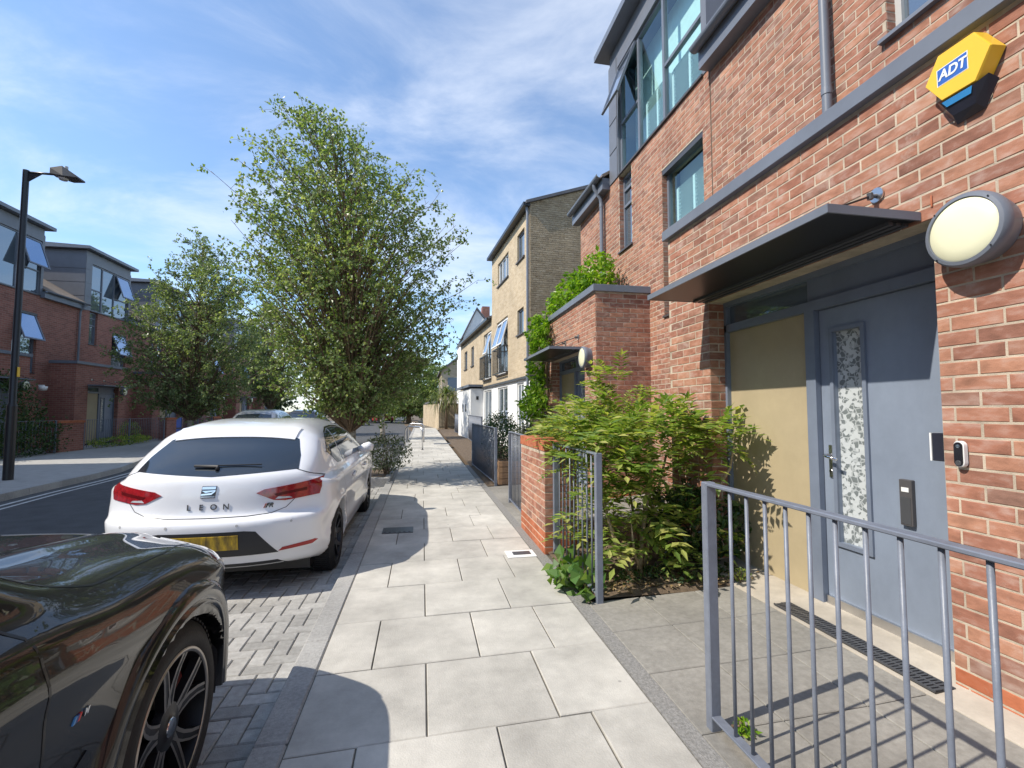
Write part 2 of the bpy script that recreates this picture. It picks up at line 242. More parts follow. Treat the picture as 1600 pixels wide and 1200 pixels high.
# ---------------------------------------------------------------- object helpers
def tag(o, label=None, cat=None, group=None, kind=None):
    if label: o['label'] = label
    if cat: o['category'] = cat
    if group: o['group'] = group
    if kind: o['kind'] = kind
    return o
def empty(name, loc=(0, 0, 0), rz=0.0):
    o = bpy.data.objects.new(name, None); COL.objects.link(o); o.location = loc; o.rotation_euler = (0, 0, rz); o.empty_display_size = 0.2
    return o
def wm(o):
    m = o.matrix_basis.copy()
    if o.parent is not None: m = wm(o.parent) @ o.matrix_parent_inverse @ m
    return m
LOCAL = [False]          # False: meshes are given in world coordinates; True: in the parent's own space
def link(name, me, parent=None):
    o = bpy.data.objects.new(name, me); COL.objects.link(o)
    if parent is not None:
        o.parent = parent
        if not LOCAL[0]: o.matrix_parent_inverse = wm(parent).inverted()
    return o
class MB:
    """collects shapes into one mesh; T maps local coordinates"""
    def __init__(s, T=None): s.v = []; s.f = []; s.T = T
    def pts(s, ps, fs):
        n = len(s.v)
        s.v += [tuple(s.T(*p)) for p in ps] if s.T else [tuple(p) for p in ps]
        s.f += [tuple(i + n for i in f) for f in fs]
    def box(s, x0, x1, y0, y1, z0, z1):
        s.pts([(x0, y0, z0), (x1, y0, z0), (x1, y1, z0), (x0, y1, z0), (x0, y0, z1), (x1, y0, z1), (x1, y1, z1), (x0, y1, z1)],
              [(0, 3, 2, 1), (4, 5, 6, 7), (0, 1, 5, 4), (1, 2, 6, 5), (2, 3, 7, 6), (3, 0, 4, 7)]); return s
    def prism(s, poly, axis, a0, a1):
        """extrude a 2-D polygon along axis (0,1,2)"""
        def P(u, v, a): return [(a, u, v), (u, a, v), (u, v, a)][axis]
        n = len(poly)
        s.pts([P(u, v, a0) for u, v in poly] + [P(u, v, a1) for u, v in poly],
              [tuple(range(n)), tuple(range(2 * n - 1, n - 1, -1))] + [(i, (i + 1) % n, n + (i + 1) % n, n + i) for i in range(n)]); return s
    def tube(s, path, r, n=10, cap=True):
        path = [Vector(p) for p in path]; rs = r if isinstance(r, (list, tuple)) else [r] * len(path)
        ps = []; up = None
        for i, p in enumerate(path):
            d = (path[min(i + 1, len(path) - 1)] - path[max(i - 1, 0)]).normalized()
            if up is None: up = d.orthogonal().normalized()
            up = (up - d * up.dot(d)); up = up.normalized() if up.length > 1e-6 else d.orthogonal().normalized()
            q = d.cross(up)
            for k in range(n):
                a = 2 * math.pi * k / n; ps.append(p + (up * math.cos(a) + q * math.sin(a)) * rs[i])
        fs = [(i * n + k, i * n + (k + 1) % n, (i + 1) * n + (k + 1) % n, (i + 1) * n + k) for i in range(len(path) - 1) for k in range(n)]
        if cap: fs += [tuple(range(n - 1, -1, -1)), tuple((len(path) - 1) * n + k for k in range(n))]
        s.pts(ps, fs); return s
    def lathe(s, prof, axis=0, c=(0, 0, 0), n=32, closed=False):
        """profile of (along axis, radius)"""
        ps = []; m = len(prof)
        for k in range(n):
            a = 2 * math.pi * k / n; ca, sa = math.cos(a), math.sin(a)
            for h, r in prof:
                p = [(h, r * ca, r * sa), (r * ca, h, r * sa), (r * ca, r * sa, h)][axis]
                ps.append((p[0] + c[0], p[1] + c[1], p[2] + c[2]))
        fs = [(k * m + j, k * m + j + 1, ((k + 1) % n) * m + j + 1, ((k + 1) % n) * m + j) for k in range(n) for j in range(m - 1)]
        if closed: fs += [(k * m + m - 1, k * m, ((k + 1) % n) * m, ((k + 1) % n) * m + m - 1) for k in range(n)]
        s.pts(ps, fs); return s
    def mesh(s, name, m, smooth=False, bevel=0.0, recalc=True):
        me = bpy.data.meshes.new(name); me.from_pydata(s.v, [], s.f)
        if recalc or bevel:
            bm = bmesh.new(); bm.from_mesh(me)
            bmesh.ops.recalc_face_normals(bm, faces=bm.faces)
            if bevel: bmesh.ops.bevel(bm, geom=bm.edges[:], offset=bevel, segments=1, affect='EDGES', clamp_overlap=True)
            bm.to_mesh(me); bm.free()
        if m is not None: me.materials.append(MT[m] if isinstance(m, str) else m)
        if smooth: me.shade_smooth() if hasattr(me, 'shade_smooth') else [setattr(p, 'use_smooth', True) for p in me.polygons]
        return me
    def build(s, name, m, parent=None, smooth=False, bevel=0.0, recalc=True, auto=None):
        o = link(name, s.mesh(name, m, smooth, bevel, recalc), parent)
        if auto is not None:
            for p in o.data.polygons: p.use_smooth = True
            o.data.set_sharp_from_angle(angle=math.radians(auto))
        return o
def struct(o): o['kind'] = 'structure'; return o
def text_mesh(txt, size, shear=0.0, extrude=0.002, bold=0.0):
    cu = bpy.data.curves.new('t', 'FONT'); cu.body = txt; cu.size = size; cu.shear = shear; cu.extrude = extrude; cu.offset = bold; cu.align_x = 'CENTER'; cu.align_y = 'CENTER'
    o = bpy.data.objects.new('t', cu); COL.objects.link(o)
    dg = bpy.context.evaluated_depsgraph_get(); me = bpy.data.meshes.new_from_object(o.evaluated_get(dg)); bpy.data.objects.remove(o); return me
CAMP = Vector((0, 0, 1.4))
# ---------------------------------------------------------------- bricks and pieces
PSI, PIT = math.atan(140 / FPX), math.atan(42 / FPX)
FW = Vector((math.sin(PSI) * math.cos(PIT), math.cos(PSI) * math.cos(PIT), math.sin(PIT))); RT = Vector((math.cos(PSI), -math.sin(PSI), 0)); UP = RT.cross(FW)
def in_view(p, m=1.04):
    v = Vector(p) - CAMP; z = v.dot(FW)
    return z > 0.2 and abs(v.dot(RT) / z) < m * 800 / FPX and abs(v.dot(UP) / z) < m * 600 / FPX
def piece_verts(l, h, d, c=0.003):
    """a brick lying along local x, face towards +y, bottom at z=0; back at y=0"""
    a = l / 2
    v = [(-a, 0, 0), (a, 0, 0), (a, 0, h), (-a, 0, h), (-a, d - c, 0), (a, d - c, 0), (a, d - c, h), (-a, d - c, h),
         (-a + c, d, c), (a - c, d, c), (a - c, d, h - c), (-a + c, d, h - c)]
    f = [(8, 9, 10, 11), (4, 5, 9, 8), (5, 6, 10, 9), (6, 7, 11, 10), (7, 4, 8, 11), (0, 1, 5, 4), (1, 2, 6, 5), (2, 3, 7, 6), (3, 0, 4, 7)]
    return v, f
_pm = {}
def piece_mesh(l, h, d, m):
    k = (round(l, 3), round(h, 3), round(d, 4), m)
    if k not in _pm:
        v, f = piece_verts(*k[:3]); me = bpy.data.meshes.new('brick'); me.from_pydata(v, [], f); me.materials.append(MT[m]); _pm[k] = me
    return _pm[k]
def frame_mat(a, n, loc):
    """matrix with x along a, y along outward normal n, z up; flips a when needed to stay right handed"""
    z = Vector((0, 0, 1)); a = Vector(a); n = Vector(n)
    if a.cross(n).dot(z) < 0: a = -a
    return Matrix(((a.x, n.x, z.x, loc[0]), (a.y, n.y, z.y, loc[1]), (a.z, n.z, z.z, loc[2]), (0, 0, 0, 1)))
def sub_iv(iv, cut):
    r = []
    for a, b in iv:
        if cut[1] <= a or cut[0] >= b: r.append((a, b)); continue
        if cut[0] > a: r.append((a, cut[0]))
        if cut[1] < b: r.append((cut[1], b))
    return r
def courses(L, z0, z1, openings=(), phase=0, ch=0.075, bl=0.225, jt=0.010, s0=0.0):
    """running bond: list of (centre s, bottom z, length)"""
    res = []; j = 0
    rr = random.Random(int(L * 1000) + phase)
    while z0 + (j + 1) * ch - jt <= z1 + 0.02:
        za = z0 + j * ch; iv = [(s0, s0 + L)]
        for (a, b, c, d) in openings:
            if za + 0.02 < d and za + ch - 0.03 > c: iv = sub_iv(iv, (a, b))
        off = ((j + phase) % 2) * bl / 2
        for a, b in iv:
            k = math.floor((a - s0 - off) / bl)
            while True:
                x0 = s0 + off + k * bl; x1 = x0 + bl - jt
                if x0 >= b: break
                u0, u1 = max(x0, a), min(x1, b)
                if u1 - u0 > 0.035: res.append(((u0 + u1) / 2, za, u1 - u0))
                k += 1
        j += 1
    return res
class Bricks:
    """bricks of one thing: the largest in view as objects, the rest joined"""
    def __init__(s): s.items = []
    def face(s, o, a, n, L, z0, z1, openings=(), phase=0, m='brick', low=None, proud=0.0028, ch=0.075, bl=0.225):
        o = Vector(o); a = Vector(a); n = Vector(n)
        for sc, z, l in courses(L, z0, z1, openings, phase, ch, bl):
            mm = low if (low and z < z0 + 0.14) else m
            p = o + a * sc; s.items.append((Vector((p.x, p.y, z)), a, n, l, ch - 0.010, proud, mm))
    def build(s, parent, limit=300, name='brick'):
        def score(it):
            p = it[0] + Vector((0, 0, it[4] / 2)); d = (p - CAMP)
            return (-it[3] / d.length * abs(it[2].dot(d.normalized())) if in_view(p) and it[2].dot(-d) > 0 else 1.0)
        its = sorted(s.items, key=score)
        rr = random.Random(3)
        for it in its[:limit]:
            p, a, n, l, h, pr, m = it
            o = link(name, piece_mesh(l, h, pr + 0.004, m), parent)
            o.matrix_basis = frame_mat(a, n, p - n * 0.004 + n * rr.uniform(-.0012, .0012))
        rest = {}
        for p, a, n, l, h, pr, m in its[limit:]:
            v, f = piece_verts(l, h, pr + 0.004); M4 = frame_mat(a, n, p - n * 0.004 + n * rr.uniform(-.0012, .0012))
            V, F = rest.setdefault(m, ([], [])); k = len(V)
            V += [tuple(M4 @ Vector(q)) for q in v]; F += [tuple(i + k for i in q) for q in f]
        for m, (V, F) in rest.items():
            me = bpy.data.meshes.new('brickwork'); me.from_pydata(V, [], F); me.materials.append(MT[m])
            o = link('brickwork', me, parent); o['kind'] = 'stuff'
def wall_cells(mb, P, s0, s1, z0, z1, openings, back, thick):
    """a wall slab with rectangular openings; P(s, depth, z)->point, depth 0 = face, thick inwards"""
    S = sorted({s0, s1, *[min(max(v, s0), s1) for o in openings for v in o[:2]]}); Z = sorted({z0, z1, *[min(max(v, z0), z1) for o in openings for v in o[2:]]})
    def solid(i, j):
        if i < 0 or j < 0 or i >= len(S) - 1 or j >= len(Z) - 1: return False
        a, b = (S[i] + S[i + 1]) / 2, (Z[j] + Z[j + 1]) / 2
        return not any(o[0] < a < o[1] and o[2] < b < o[3] for o in openings)
    def q(*ps): mb.pts(ps, [(0, 1, 2, 3)])
    for i in range(len(S) - 1):
        for j in range(len(Z) - 1):
            if not solid(i, j): continue
            a, b, c, d = S[i], S[i + 1], Z[j], Z[j + 1]
            q(P(a, 0, c), P(b, 0, c), P(b, 0, d), P(a, 0, d)); q(P(a, thick, c), P(a, thick, d), P(b, thick, d), P(b, thick, c))
            if not solid(i - 1, j): q(P(a, 0, c), P(a, 0, d), P(a, thick, d), P(a, thick, c))
            if not solid(i + 1, j): q(P(b, 0, c), P(b, thick, c), P(b, thick, d), P(b, 0, d))
            if not solid(i, j - 1): q(P(a, 0, c), P(a, thick, c), P(b, thick, c), P(b, 0, c))
            if not solid(i, j + 1): q(P(a, 0, d), P(b, 0, d), P(b, thick, d), P(a, thick, d))
# ---------------------------------------------------------------- ground, road, paving
def sheet(name, poly, z, m, parent=None):
    mb = MB(); mb.pts([(x, y, z) for x, y in poly], [tuple(range(len(poly)))]); return mb.build(name, m, parent, recalc=False)
RZ = -0.12
struct(sheet('ground', [(-600, -300), (600, -300), (600, 900), (-600, 900)], -0.17, 'earth'))
KL = [(-6.55, -30), (-6.6, 4), (-6.75, 8), (-7.0, 10.2), (-7.12, 12), (-7.3, 13.4), (-7.75, 15), (-8.2, 16.2), (-8.35, 18), (-8.6, 34), (-11, 70)]
road = struct(sheet('road', [(-.66, -30), (-.66, 34), (-3.0, 70), (-3, 120)] + [(-12, 120)] + KL[::-1], RZ, 'asphalt'))
mb = MB()
def strip(mb, line, off, wd, z):
    for (x0, y0), (x1, y1) in zip(line, line[1:]): mb.pts([(x0 + off, y0, z), (x0 + off + wd, y0, z), (x1 + off + wd, y1, z), (x1 + off, y1, z)], [(0, 1, 2, 3)])
strip(mb, KL[:-1], 0.22, 0.07, RZ + .004); strip(mb, KL[:-1], 0.42, 0.06, RZ + .004)
struct(mb.build('road_marking', 'line', recalc=False))
# parking bay of herringbone blocks
bay = struct(sheet('parking_bay', [(-3.05, -6), (-.67, -6), (-.67, 9.6), (-3.05, 9.6)], RZ + .012, 'joint'))
cells = []
u = 0.1
for i in range(-31, -6):
    for j in range(-60, 97):
        k = (i - j) % 4
        x, y = i * u, j * u
        if k == 0: bx0, bx1, by0, by1 = x, x + 2 * u, y, y + u
        elif k == 3: bx0, bx1, by0, by1 = x, x + u, y, y + 2 * u
        else: continue
        bx1 = min(bx1, -.695); bx0 = max(bx0, -3.05)
        if bx1 - bx0 < .03: continue
        cells.append((bx0 + .0025, bx1 - .0025, by0 + .0025, by1 - .0025))
def block_v(lx, ly, h=.02, c=.006):
    a, b = lx / 2, ly / 2
    v = [(-a, -b, 0), (a, -b, 0), (a, b, 0), (-a, b, 0), (-a, -b, h - c), (a, -b, h - c), (a, b, h - c), (-a, b, h - c), (-a + c, -b + c, h), (a - c, -b + c, h), (a - c, b - c, h), (-a + c, b - c, h)]
    f = [(8, 9, 10, 11)] + [(4 + i, 4 + (i + 1) % 4, 8 + (i + 1) % 4, 8 + i) for i in range(4)] + [(i, (i + 1) % 4, 4 + (i + 1) % 4, 4 + i) for i in range(4)]
    return v, f
_bm = {}
def block_mesh(lx, ly, m, h=.02, c=.006):
    k = (round(lx, 3), round(ly, 3), m)
    if k not in _bm:
        v, f = block_v(k[0], k[1], h, c); me = bpy.data.meshes.new('paver'); me.from_pydata(v, [], f); me.materials.append(MT[m]); _bm[k] = me
    return _bm[k]
def bs(c):
    p = Vector(((c[0] + c[1]) / 2, (c[2] + c[3]) / 2, RZ)); hid = (p.y < 2.95 and p.x < -.93 and p.y > -1.9) or (4.15 < p.y < 8.4 and p.x < -.95)
    return (p - CAMP).length + (0 if in_view(p) and not hid else 50)
cells.sort(key=bs); rb = random.Random(5); V, F = [], []
for n, c in enumerate(cells):
    lx, ly = c[1] - c[0], c[3] - c[2]; cxy = ((c[0] + c[1]) / 2, (c[2] + c[3]) / 2, RZ + .008 + rb.uniform(-.0015, .0015))
    if n < 300:
        o = link('block_paver', block_mesh(lx, ly, 'block'), bay); o.matrix_basis = Matrix.Translation(cxy)
    else:
        v, f = block_v(lx, ly); k = len(V); V += [(a + cxy[0], b + cxy[1], d + cxy[2]) for a, b, d in v]; F += [tuple(i + k for i in q) for q in f]
me = bpy.data.meshes.new('block_paving'); me.from_pydata(V, [], F); me.materials.append(MT['block']); o = link('block_paving', me, bay); o['kind'] = 'stuff'
# kerb stones, right side
kerb = struct(MB().box(-.675, -.545, -8, 60, RZ - .04, -.02).build('kerb', 'joint'))
y = -6.0; rk = random.Random(2); ph = 0
while y < 46:
    L_ = 0.914 if y < 30 else 1.8
    mb = MB(); mb.box(-.685, -.545, y + .002, y + L_ - .003, RZ - .03, 0.0 + rk.uniform(-.002, .002)); mb.build('kerb_stone', 'kerb', kerb, bevel=.009); y += L_
# pale slabs of the footway
pave = struct(MB().box(-.545, 1.10, -8, 70, -.16, -.010).build('pavement', 'joint'))
rs = random.Random(11)
def slab(parent, pts, z0, z1, m, c=.004, zf=None):
    """quad slab with chamfered top; pts counter clockwise"""
    cxm = sum(p[0] for p in pts) / 4; cym = sum(p[1] for p in pts) / 4
    zt = zf or (lambda x, y: z1)
    mb = MB(); inn = []
    for x, y in pts:
        dx, dy = cxm - x, cym - y; d = math.hypot(dx, dy); inn.append((x + dx / d * c * 1.4, y + dy / d * c * 1.4))
    mb.pts([(x, y, zt(x, y) - .05) for x, y in pts] + [(x, y, zt(x, y) - c) for x, y in pts] + [(x, y, zt(x, y)) for x, y in inn],
           [(8, 9, 10, 11)] + [(4 + i, 4 + (i + 1) % 4, 8 + (i + 1) % 4, 8 + i) for i in range(4)] + [(i, (i + 1) % 4, 4 + (i + 1) % 4, 4 + i) for i in range(4)])
    return mb.build('paving_slab', m, parent, recalc=False)
row = lambda k, x: 2.155 + .609 * k + .04 * x
for k in range(-9, 62):
    ed = [-.543, .036, .638, 1.10] if k % 2 == 0 else [-.543, -.256, .342, .79, 1.10]
    if k > 8 and k % 3 == 0: ed = [-.543, -.1, .5, 1.10]
    dz = 0
    for a, b in zip(ed, ed[1:]):
        g = .0035; dz = rs.uniform(-.0025, .0025); t = rs.uniform(-.0015, .0015)
        slab(pave, [(a + g, row(k, a) + g), (b - g, row(k, b) + g), (b - g, row(k + 1, b) - g), (a + g, row(k + 1, a) - g)], 0, dz, 'slab', zf=lambda x, y, dz=dz, t=t, y0=row(k, 0): dz + t * (x + y - y0))
# drain cover, water box and gum spots on the footway
d = MB().box(-.44, -.09, 5.66, 5.93, .000, .006); o = d.build('drain_cover', 'dgrey'); tag(o, 'dark square metal drain cover set into the pale pavement', 'drain cover')
mb = MB()
for i in range(6): mb.box(-.42 + i * .055, -.395 + i * .055, 5.69, 5.90, .006, .010)
mb.build('raised_bar', 'dgrey', o)
wb = empty('water_meter_box', (.965, 4.63, 0)); tag(wb, 'small white framed water meter cover in pavement beside brick pillar', 'meter cover')
MB().box(.82, 1.10, 4.52, 4.74, .0, .005).build('frame', 'white', wb); MB().box(.885, 1.06, 4.59, 4.69, .005, .009).build('lid', 'dgrey', wb)
# forecourt of darker slabs; rises gently to the doors
fz = lambda x, y: 0.0 + max(0, (x - 1.2)) * .03 + (max(0, x - 2.3)) * .06
fore = struct(MB().box(1.10, 3.6, -8, 12.5, -.16, -.03).build('forecourt', 'joint'))
mb = MB(); mb.box(1.103, 1.20, -8, 12.4, -.1, .002); mb.build('granite_edging', 'chip', fore)
yj = [2.43 + .485 * k for k in range(-12, 3)]
xj = [1.203, 1.61, 2.06, 2.40]
for j in range(len(yj) - 1):
    for i in range(3):
        g = .003; a, b, c, dd = xj[i], xj[i + 1], yj[j], yj[j + 1]
        if j + 1 == len(yj) - 1: dd = 3.385
        slab(fore, [(a + g, c + g), (b - g, c + g), (b - g, dd - g), (a + g, dd - g)], 0, 0, 'slab2', zf=lambda x, y: fz(x, y))
for (y0, y1) in ((-6, 1.46), (1.46, 3.97)):
    slab(fore, [(2.405, y0), (3.05, y0), (3.05, y1), (2.405, y1)], 0, 0, 'apron', zf=lambda x, y: fz(x, y))
for (y0, y1) in ((5.72, 6.3), (6.3, 6.9), (6.9, 7.5), (7.5, 8.1), (8.1, 8.78)):
    for a, b in ((1.203, 1.9), (1.9, 2.7), (2.7, 3.5)): slab(fore, [(a, y0 + .003), (b - .005, y0 + .003), (b - .005, y1 - .003), (a, y1 - .003)], 0, 0, 'slab2', zf=lambda x, y: fz(x, y))
# channel drain before the door
gr = empty('channel_drain', (2.5, 2.4, .04)); tag(gr, 'long dark slotted drain grate in front of the blue door', 'drain grate')
mb = MB(); zg = lambda x: fz(x, 0)
mb.box(2.43, 2.545, 1.93, 2.99, zg(2.5) - .02, zg(2.5) + .004); mb.build('trough', 'black', gr)
mb = MB()
for i in range(48):
    yy = 1.935 + i * .022; mb.box(2.432, 2.482, yy, yy + .012, zg(2.5) + .004, zg(2.5) + .010); mb.box(2.494, 2.543, yy + .008, yy + .02, zg(2.5) + .004, zg(2.5) + .010)
mb.box(2.425, 2.432, 1.93, 2.99, zg(2.5), zg(2.5) + .011); mb.box(2.543, 2.55, 1.93, 2.99, zg(2.5), zg(2.5) + .011); mb.box(2.482, 2.494, 1.93, 2.99, zg(2.5) + .003, zg(2.5) + .0105)
mb.build('grating', 'dgrey', gr)
# planting bed soil
mb = MB(); nx, ny = 26, 42; rr = random.Random(4); ps = []
for j in range(ny + 1):
    for i in range(nx + 1):
        x = 1.22 + i / nx * 2.26; y = 3.388 + j / ny * 2.33
        ps.append((x, y, (.02 if i in (0, nx) or j in (0, ny) else .03 + rr.uniform(0, .035))))
mb.pts(ps, [(j * (nx + 1) + i, j * (nx + 1) + i + 1, (j + 1) * (nx + 1) + i + 1, (j + 1) * (nx + 1) + i) for j in range(ny) for i in range(nx)])
struct(mb.build('planting_bed', 'earth', recalc=False, smooth=True))
struct(sheet('garden_soil', [(1.2, 8.8), (3.6, 8.8), (3.4, 15), (2.2, 40), (1.2, 40)], .012, 'earth'))
# left footway with its kerb build-out
lp = [(x - .14, y) for x, y in KL]
mb = MB(); n = len(lp)
mb.pts([(x, y, 0.0) for x, y in lp] + [(-16, y, 0.0) for x, y in lp], [(i, i + 1, n + i + 1, n + i) for i in range(n - 1)])
m_lp = mat('grey_left_slabs', (0.36, 0.35, 0.325), 0.9, var=0.15, scale=4, bump=0.3, bscale=100)
lpv = struct(mb.build('left_pavement', m_lp, recalc=False))
kl = struct(link('left_kerb', bpy.data.meshes.new('left_kerb')))
for (x0, y0), (x1, y1) in zip(KL, KL[1:]):
    nseg = max(1, round((y1 - y0) / .95)) if -2 < y0 < 34 else 1
    for k in range(nseg):
        a, b = k / nseg, (k + 1) / nseg; ya, yb = y0 + (y1 - y0) * a + .003, y0 + (y1 - y0) * b - .003; xa, xb = x0 + (x1 - x0) * a, x0 + (x1 - x0) * b
        mb = MB(); mb.pts([(xa - .14, ya, RZ - .05), (xa, ya, RZ - .05), (xb, yb, RZ - .05), (xb - .14, yb, RZ - .05), (xa - .14, ya, .004), (xa - .015, ya, .004), (xb - .015, yb, .004), (xb - .14, yb, .004)],
                          [(0, 3, 2, 1), (4, 5, 6, 7), (0, 1, 5, 4), (1, 2, 6, 5), (2, 3, 7, 6), (3, 0, 4, 7)])
        mb.build('kerb_stone', 'kerb', kl)
# ---------------------------------------------------------------- terraced houses
def window(parent, T, s0, s1, d, z0, z1, mull=(), trans=(), fr=.05, glass='glass', vents=(), blind=None, frame_m='grey', name='window', dk=True):
    """window set at depth d (pane plane); vents: (sa, sb, za, zb, out) top-hung panes standing open"""
    mb = MB(T)
    mb.box(s0, s0 + fr, d - .05, d + .02, z0, z1); mb.box(s1 - fr, s1, d - .05, d + .02, z0, z1)
    mb.box(s0 + fr, s1 - fr, d - .05, d + .02, z0, z0 + fr); mb.box(s0 + fr, s1 - fr, d - .05, d + .02, z1 - fr, z1)
    for q in mull: mb.box(q - .03, q + .03, d - .05, d + .025, z0 + fr, z1 - fr)
    for (a, b, zz_) in trans: mb.box(a, b, d - .045, d + .022, zz_ - .025, zz_ + .025)
    wn = mb.build(name, frame_m, parent)
    edges = [s0 + fr] + sorted(mull) + [s1 - fr]
    for a, b in zip(edges, edges[1:]):
        mq = MB(T); mq.pts([(a, d - .008, z0 + fr), (b, d - .008, z0 + fr), (b, d - .008, z1 - fr), (a, d - .008, z1 - fr)], [(0, 1, 2, 3)]); mq.build('pane', glass, wn)
    if blind:
        mb = MB(T)
        for (a, b, za, zb) in blind:
            zz_ = za
            while zz_ < zb:
                mb.pts([(a, d - .16, zz_), (b, d - .16, zz_), (b, d - .10, zz_ + .045), (a, d - .10, zz_ + .045)], [(0, 1, 2, 3)]); zz_ += .055
            for q in (a, (a + b) / 2, b): mb.box(q - .025, q + .025, d - .17, d - .095, za, zb)
        mb.build('shutter', 'shutter', wn)
    for (sa, sb, za, zb, o) in vents:
        mv = MB(T); h = zb - za; ang = math.asin(min(.9, o / h)); dz, dd = h * math.cos(ang), o
        def vp(s_, t, e=0.0): return (s_, d + .03 + dd * t + e * math.cos(ang), zb - dz * t + e * math.sin(ang))
        for (a, b, t0, t1) in ((sa, sa + .045, 0, 1), (sb - .045, sb, 0, 1), (sa + .045, sb - .045, 0, .05), (sa + .045, sb - .045, .95, 1)):
            mv.pts([vp(a, t0), vp(b, t0), vp(b, t1), vp(a, t1), vp(a, t0, .04), vp(b, t0, .04), vp(b, t1, .04), vp(a, t1, .04)], [(0, 1, 2, 3), (4, 5, 6, 7), (0, 1, 5, 4), (1, 2, 6, 5), (2, 3, 7, 6), (3, 0, 4, 7)])
        mv.build('open_vent_frame', frame_m, wn)
        mv = MB(T); mv.pts([vp(sa + .045, .05, .02), vp(sb - .045, .05, .02), vp(sb - .045, .95, .02), vp(sa + .045, .95, .02)], [(0, 1, 2, 3)]); mv.build('open_vent_pane', 'vent', wn)
    return wn
def lamp_disc(parent, T, s, d, z, r=.172, name='bulkhead_lamp'):
    """round bulkhead lamp standing off the wall at depth d (axis along d)"""
    def TT(h, a, b): return T(s + a, d + h, z + b)
    mb = MB(TT); mb.lathe([(0, .001), (0, r * .86), (.075, r * .98), (.085, r), (.115, r), (.128, r * .95), (.132, r * .86), (.124, r * .85)], axis=0, n=48)
    o = mb.build(name, 'grey', parent, auto=35)
    mb = MB(TT); mb.lathe([(.122, r * .855), (.130, r * .80), (.140, r * .55), (.145, r * .25), (.146, .001)], axis=0, n=48); mb.build('diffuser', 'lampglass', o, smooth=True)
    for k in range(4):
        a = math.pi / 4 + k * math.pi / 2; mb = MB(TT); mb.lathe([(.126, .001), (.134, .004), (.134, .001)], axis=0, n=8, c=(0, .92 * r * math.cos(a), .92 * r * math.sin(a))); mb.build('screw', 'black', o)
    return o
def canopy(parent, T, s0, s1, d0, d1, z0, z1):
    mb = MB(T); mb.box(s0, s1, d0, d1, z1 - .012, z1)                   # thin sheet
    mb.box(s0, s1, d1 - .012, d1, z0, z1 - .012); mb.box(s0, s0 + .012, d0, d1 - .012, z0, z1 - .012); mb.box(s1 - .012, s1, d0, d1 - .012, z0, z1 - .012)
    mb.box(s0 + .012, s1 - .012, d0 + .012, d1 - .012, z0 + .006, z0 + .016)
    c = mb.build('canopy', 'grey', parent)
    MB(T).box(s0 + .014, s1 - .014, d0 + .014, d1 - .014, z0 + .002, z0 + .005).build('canopy_underside_shade', 'black', c)  # black sheet paints the shade on the underside; lit frame stays grey
    mb = MB(T)
    for i in range(3): mb.box(s0 + .05, s1 - .05, d0 + .02 + i * .05, d0 + .05 + i * .05, z0 - .016, z0 + .006)
    mb.build('drip_rail', 'dgrey', c)
    for t in (.12, .5, .88):
        s = s0 + (s1 - s0) * t
        mb = MB(T); mb.tube([T0 for T0 in ((s, d1 - .06, z1 + .012), (s, d0 + .045, z1 + .19))], .006, n=8); mb.build('stay_rod', 'black', c)
        mb = MB(T); mb.lathe([(d0 - .002, .001), (d0 - .002, .042), (d0 + .008, .042), (d0 + .010, .001)], axis=1, c=(s, 0, z1 + .2), n=20) if False else None
        def TW(h, a, b, s=s): return T(s + a, d0 + h, z1 + .2 + b)
        mw = MB(TW); mw.lathe([(0, .001), (0, .042), (.009, .042), (.009, .001)], axis=0, n=24); mw.build('wall_plate', 'steel', c)
        mw = MB(TW); mw.tube([(.009, 0, -.005), (.05, 0, -.012)], .012, n=10); mw.tube([(.05, 0, -.03), (.05, 0, .006)], .016, n=10); mw.build('clevis', 'dgrey', c)
        def TB(h, a, b, s=s): return T(s + a, d1 - .06 + h, z1 + b)
        mw = MB(TB); mw.lathe([(0, .028), (.016, .022), (.024, .001)], axis=2, n=16); mw.build('boss', 'black', c)
    return c
def patterned_glass():
    m, nt, b = new_mat('patterned_obscure_glass'); L = nt.links.new
    geo = N(nt, 'ShaderNodeNewGeometry'); vo = N(nt, 'ShaderNodeTexVoronoi', feature='DISTANCE_TO_EDGE'); vo.inputs['Scale'].default_value = 26; L(geo.outputs['Position'], vo.inputs['Vector'])
    vc = N(nt, 'ShaderNodeTexVoronoi'); vc.inputs['Scale'].default_value = 38; L(geo.outputs['Position'], vc.inputs['Vector'])
    sp = N(nt, 'ShaderNodeSeparateColor'); L(vc.outputs['Color'], sp.inputs[0])
    mr = N(nt, 'ShaderNodeMapRange'); mr.inputs['From Min'].default_value = .02; mr.inputs['From Max'].default_value = .12; mr.inputs['To Min'].default_value = .75; mr.inputs['To Max'].default_value = 0.0; L(vo.outputs[0], mr.inputs[0])
    gt = N(nt, 'ShaderNodeMath', operation='GREATER_THAN'); L(sp.outputs[0], gt.inputs[0]); gt.inputs[1].default_value = .55
    mxv = N(nt, 'ShaderNodeMath', operation='MAXIMUM'); L(mr.outputs[0], mxv.inputs[0]); L(gt.outputs[0], mxv.inputs[1])
    mx = N(nt, 'ShaderNodeMix', data_type='RGBA'); L(mxv.outputs[0], mx.inputs['Factor']); mx.inputs['A'].default_value = (.17, .19, .195, 1); mx.inputs['B'].default_value = (.50, .53, .54, 1)
    L(mx.outputs['Result'], b.inputs['Base Color']); b.inputs['Roughness'].default_value = .12
    bp = N(nt, 'ShaderNodeBump'); bp.inputs['Strength'].default_value = .6; bp.inputs['Distance'].default_value = .004; L(vo.outputs[0], bp.inputs['Height']); L(bp.outputs[0], b.inputs['Normal'])
    return m
MT['obscure'] = patterned_glass()
